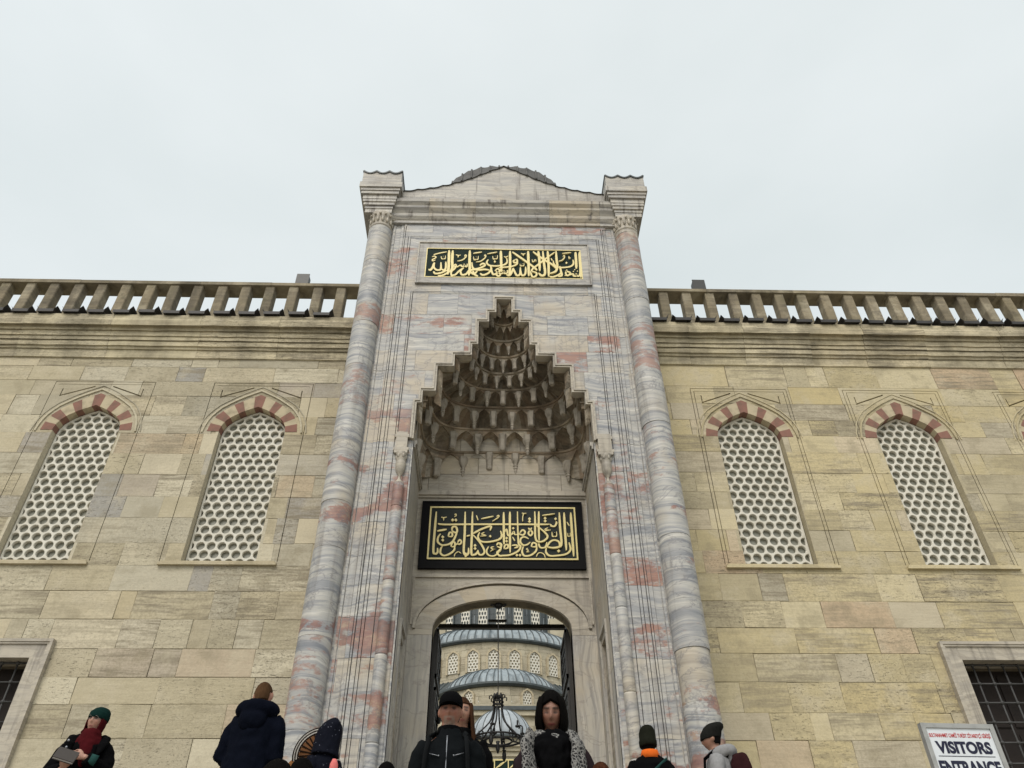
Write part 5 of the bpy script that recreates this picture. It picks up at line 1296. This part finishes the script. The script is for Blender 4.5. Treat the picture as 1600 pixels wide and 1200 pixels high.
# woman with the black bob and leopard scarf
arm = {-1: dict(el=(-.215, .0, 1.13), wr=(-.13, -.24, 1.05), d=(.7, -.6, .0), n=(0, .5, 1), curl=.6), 1: dict(el=(.215, .0, 1.13), wr=(.13, -.24, 1.03), d=(-.7, -.6, .0), n=(0, .5, 1), curl=.6)}
r, M, L, A = person('person with a black bob looking down, in a black and white leopard scarf', (.20, 5.0, step_z(5.0)), -.05, 1.715, head=(.27, -.05, .02), arms=arm, coat=K_PLUM, coat_len=.6, female=True, bulk=1.02, skin=(.24, .12, .082), lids=True, voxel=.006, lip=(.22, .045, .045))
hair_shell(r, M, H_BLACK, lambda x, y, z: z > ((.60-.38*abs(x)) if y < -.3 else -.7), .20, jit=.012, nu=96, nv=64)
curtain(r, M, H_BLACK, .66, [(.10, .078, .095, 0), (.06, .092, .110, .0), (.0, .103, .117, .002), (-.05, .106, .117, .004), (-.09, .10, .108, .004), (-.11, .085, .095, .004)], wob=.004)
m = MB(); m.tube([L((.105*math.cos(a), -.01+.10*math.sin(a), 1.465+.02*math.sin(a*2+1))) for a in [2*PI*i/18 for i in range(19)]], .040, 12); remeshed('scarf', m, .012, K_LEO, r, .008, 12)
m = MB(); m.loft([ering(0, -.11, 1.20, .035, .04), ering(0, -.125, 1.30, .085, .045), ering(0, -.11, 1.40, .115, .055), ering(0, -.085, 1.47, .11, .06), ering(0, -.07, 1.50, .085, .05)]); remeshed('neck_cowl', m, .010, K_BLACK, r, .016, 14)
for e in (-1, 1):
    m = MB(); Pp = [L((e*.12, -.07, 1.50)), L((e*.155, -.16, 1.40)), L((e*.145, -.195, 1.25)), L((e*.125, -.20, 1.10)), L((e*.10, -.19, .95))]; m.tube(smooth_poly3(Pp) if False else Pp, [.05, .062, .062, .06, .05], 12, flat=.38); remeshed('scarf_end', m, .012, K_LEO, r, .007, 12)
m = MB(); m.tube([L((.035, -.175, 1.27)), L((.012, -.185, 1.0))], .004, 6); part('zip', m, K_PAGE, r)

# man with the orange collar, back to us
r, M, L, A = person('person seen from behind in an olive beanie and dark jacket with an orange collar', (1.43, 8.3, ZL), PI+.05, 1.68, head=(.05, 0, 0), coat=K_BLACK, bulk=1.15, skin=(.33, .18, .12), voxel=.012)
beanie(r, M, K_OLIVE, low=-.035, tall=1.06)
hair_shell(r, M, H_BLACK, lambda x, y, z: y > .1 and -.62 < z < .2, .10)
m = MB(); m.loft([ering(0, .02, 1.465, .105, .10), ering(0, .022, 1.52, .092, .09), ering(0, .022, 1.545, .085, .083), ering(0, .02, 1.55, .07, .07)]); part('collar', m, K_ORANGE, r)
m = MB(); m.tube([L((-.15, .10, 1.45)), L((0, .165, 1.33)), L((.16, .15, 1.15)), L((.2, .08, 1.0))], .018, 8, flat=.4); part('bag_strap', m, K_TEAL, r)

# man in the grey hoodie with a backpack, in profile
arm = {-1: dict(el=(-.24, -.05, 1.15), wr=(-.2, -.25, 1.02), d=(.1, -1, 0), n=(1, 0, 0), curl=.5), 1: dict(el=(.24, -.05, 1.15), wr=(.2, -.25, 1.02), d=(-.1, -1, 0), n=(-1, 0, 0), curl=.5)}
r, M, L, A = person('person in profile wearing a grey hoodie, a dark slouchy beanie and a maroon backpack', (2.20, 8.5, ZL), -1.85, 1.77, head=(.14, .12, 0), lean=(0, -.05), arms=arm, coat=K_GREY, bulk=1.08, skin=(.30, .16, .11), voxel=.010, wr=.009)
beanie(r, M, K_BEAN, slouch=.06, low=.015)
hair_shell(r, M, H_BLACK, lambda x, y, z: y > .2 and -.5 < z < .2, .06)
m = MB(); m.tube([L((.13*math.cos(a), .05+.11*math.sin(a), 1.48+.03*math.sin(a))) for a in [PI*(-.25+1.5*i/12) for i in range(13)]], [.03]+[.055]*11+[.03], 10); m.ball(L((0, .13, 1.43)), .11, .055, .09); remeshed('hood', m, .014, K_GREY, r, .008, 9)
m = MB(); m.loft([[(x*w_, y*d_+.165+.02, z) for x, y in ((-.15, -.09), (.15, -.09), (.165, .0), (.14, .10), (-.14, .10), (-.165, .0))] for z, w_, d_ in ((.92, .85, .9), (.96, 1, 1.1), (1.15, 1, 1.15), (1.35, .95, 1), (1.45, .75, .7), (1.47, .5, .4))]); remeshed('backpack', m, .014, K_BAG, r, .008, 8)
m = MB()
for e in (-1, 1): m.tube([L((e*.12, .12, 1.44)), L((e*.135, .0, 1.50)), L((e*.14, -.12, 1.42)), L((e*.16, -.155, 1.25)), L((e*.19, -.03, 1.05)), L((e*.15, .13, 1.0))], .026, 8, flat=.4)
part('backpack_strap', m, K_BLACK, r)

# heads just rising into the frame from the lower steps
for u, v, Y, hm, lab, lng in ((437, 1186, 3.55, H_BLACK, 'person with dark hair on the lower steps below the person in navy', 0), (474, 1183, 4.35, H_BLACK, 'person with black hair on the steps below the pushchair', 0),
                              (605, 1189, 5.1, H_BLACK, 'person with a small dark head on the steps left of the person in the cap', 0), (937, 1190, 4.9, H_AUB, 'person with streaked auburn hair on the steps right of the leopard scarf', 1)):
    q = at(u, v, Y); fz = step_z(Y); hgt = q.z-fz
    r, M, L, A = person(lab, (q.x, Y, fz), PI if not lng else .2, hgt-.015, coat=K_BLACK, voxel=.014, female=bool(lng))
    hair_shell(r, M, hm, lambda x, y, z: z > (.45 if y < -.4 else -.5), .09, jit=.03)
    if lng: curtain(r, M, hm, .8, [(.06, .084, .10, 0), (-.05, .094, .105, 0), (-.16, .105, .105, 0), (-.28, .11, .1, 0)])

# ------------------------------------------------------------------ visitor sign
sg = empty('visitor_sign', (3.9, 7.0, ZL)); sg.rotation_euler = (0, 0, math.radians(4)); tag(sg, 'white framed visitors entrance sign on a stand before the right wall', 'sign')
ALU = plain('brushed_aluminium', (.40, .40, .385), .45, .2, 10, .05, .5); WHITE = plain('white_sign_face', (.66, .70, .74), .5, .06, 3, 0)
t = NT('sign_red_ink'); t.col((.45, .03, .03)); T_RED = t.mat
t = NT('sign_navy_ink'); t.col((.008, .011, .035)); T_NAVY = t.mat
zt = 1.37; hw = .335
m = MB(); m.box(-hw+.02, hw-.02, -.012, .012, zt-1.02, zt-.02); part('face', m, WHITE, sg, False)
m = MB()
for s in (-1, 1): x0, x1 = sorted((s*hw, s*(hw-.04))); m.box(x0, x1, -.026, .026, zt-1.04, zt)
m.box(-hw+.04, hw-.04, -.025, .025, zt-.038, zt); m.box(-hw+.04, hw-.04, -.025, .025, zt-1.04, zt-1.0); part('frame', m, ALU, sg, False)
m = MB()
for s in (-1, 1):
    m.tube([(s*.25, 0, zt-1.03), (s*.25, .0, .02)], .018, 8); m.box(s*.25-.02, s*.25+.02, -.25, .25, 0, .03)
part('stand', m, ALU, sg, False)
def text(s_, x, z, wd, ht, mat, name, off=.0):
    cu = bpy.data.curves.new(name, 'FONT'); cu.body = s_; cu.size = 1; cu.extrude = .001; cu.offset = off; cu.align_x = 'CENTER'
    o = bpy.data.objects.new(name, cu); C.objects.link(o); dg = bpy.context.evaluated_depsgraph_get(); me = bpy.data.meshes.new_from_object(o.evaluated_get(dg)); bpy.data.objects.remove(o)
    xs = [v.co.x for v in me.vertices]; ys = [v.co.y for v in me.vertices]; x0, x1 = min(xs), max(xs); y0, y1 = min(ys), max(ys)
    for v in me.vertices: v.co = Vector((x+(v.co.x-(x0+x1)/2)*wd/(x1-x0), -.0135-v.co.z, z+(v.co.y-y0)*ht/(y1-y0)))
    me.materials.clear(); me.materials.append(mat); o = bpy.data.objects.new(name, me); link(o, sg); return o
text('SULTANAHMET CAMİİ TURİST ZİYARETÇİ GİRİŞİ', 0, zt-.122, .56, .05, T_RED, 'turkish_lettering', .012)
text('VISITORS', 0, zt-.245, .50, .10, T_NAVY, 'visitors_lettering', .045)
text('ENTRANCE', 0, zt-.415, .55, .115, T_NAVY, 'entrance_lettering', .045)
m = MB(); m.box(-.255, .255, -.0145, -.0115, zt-.268, zt-.263); part('underline', m, T_NAVY, sg, False)
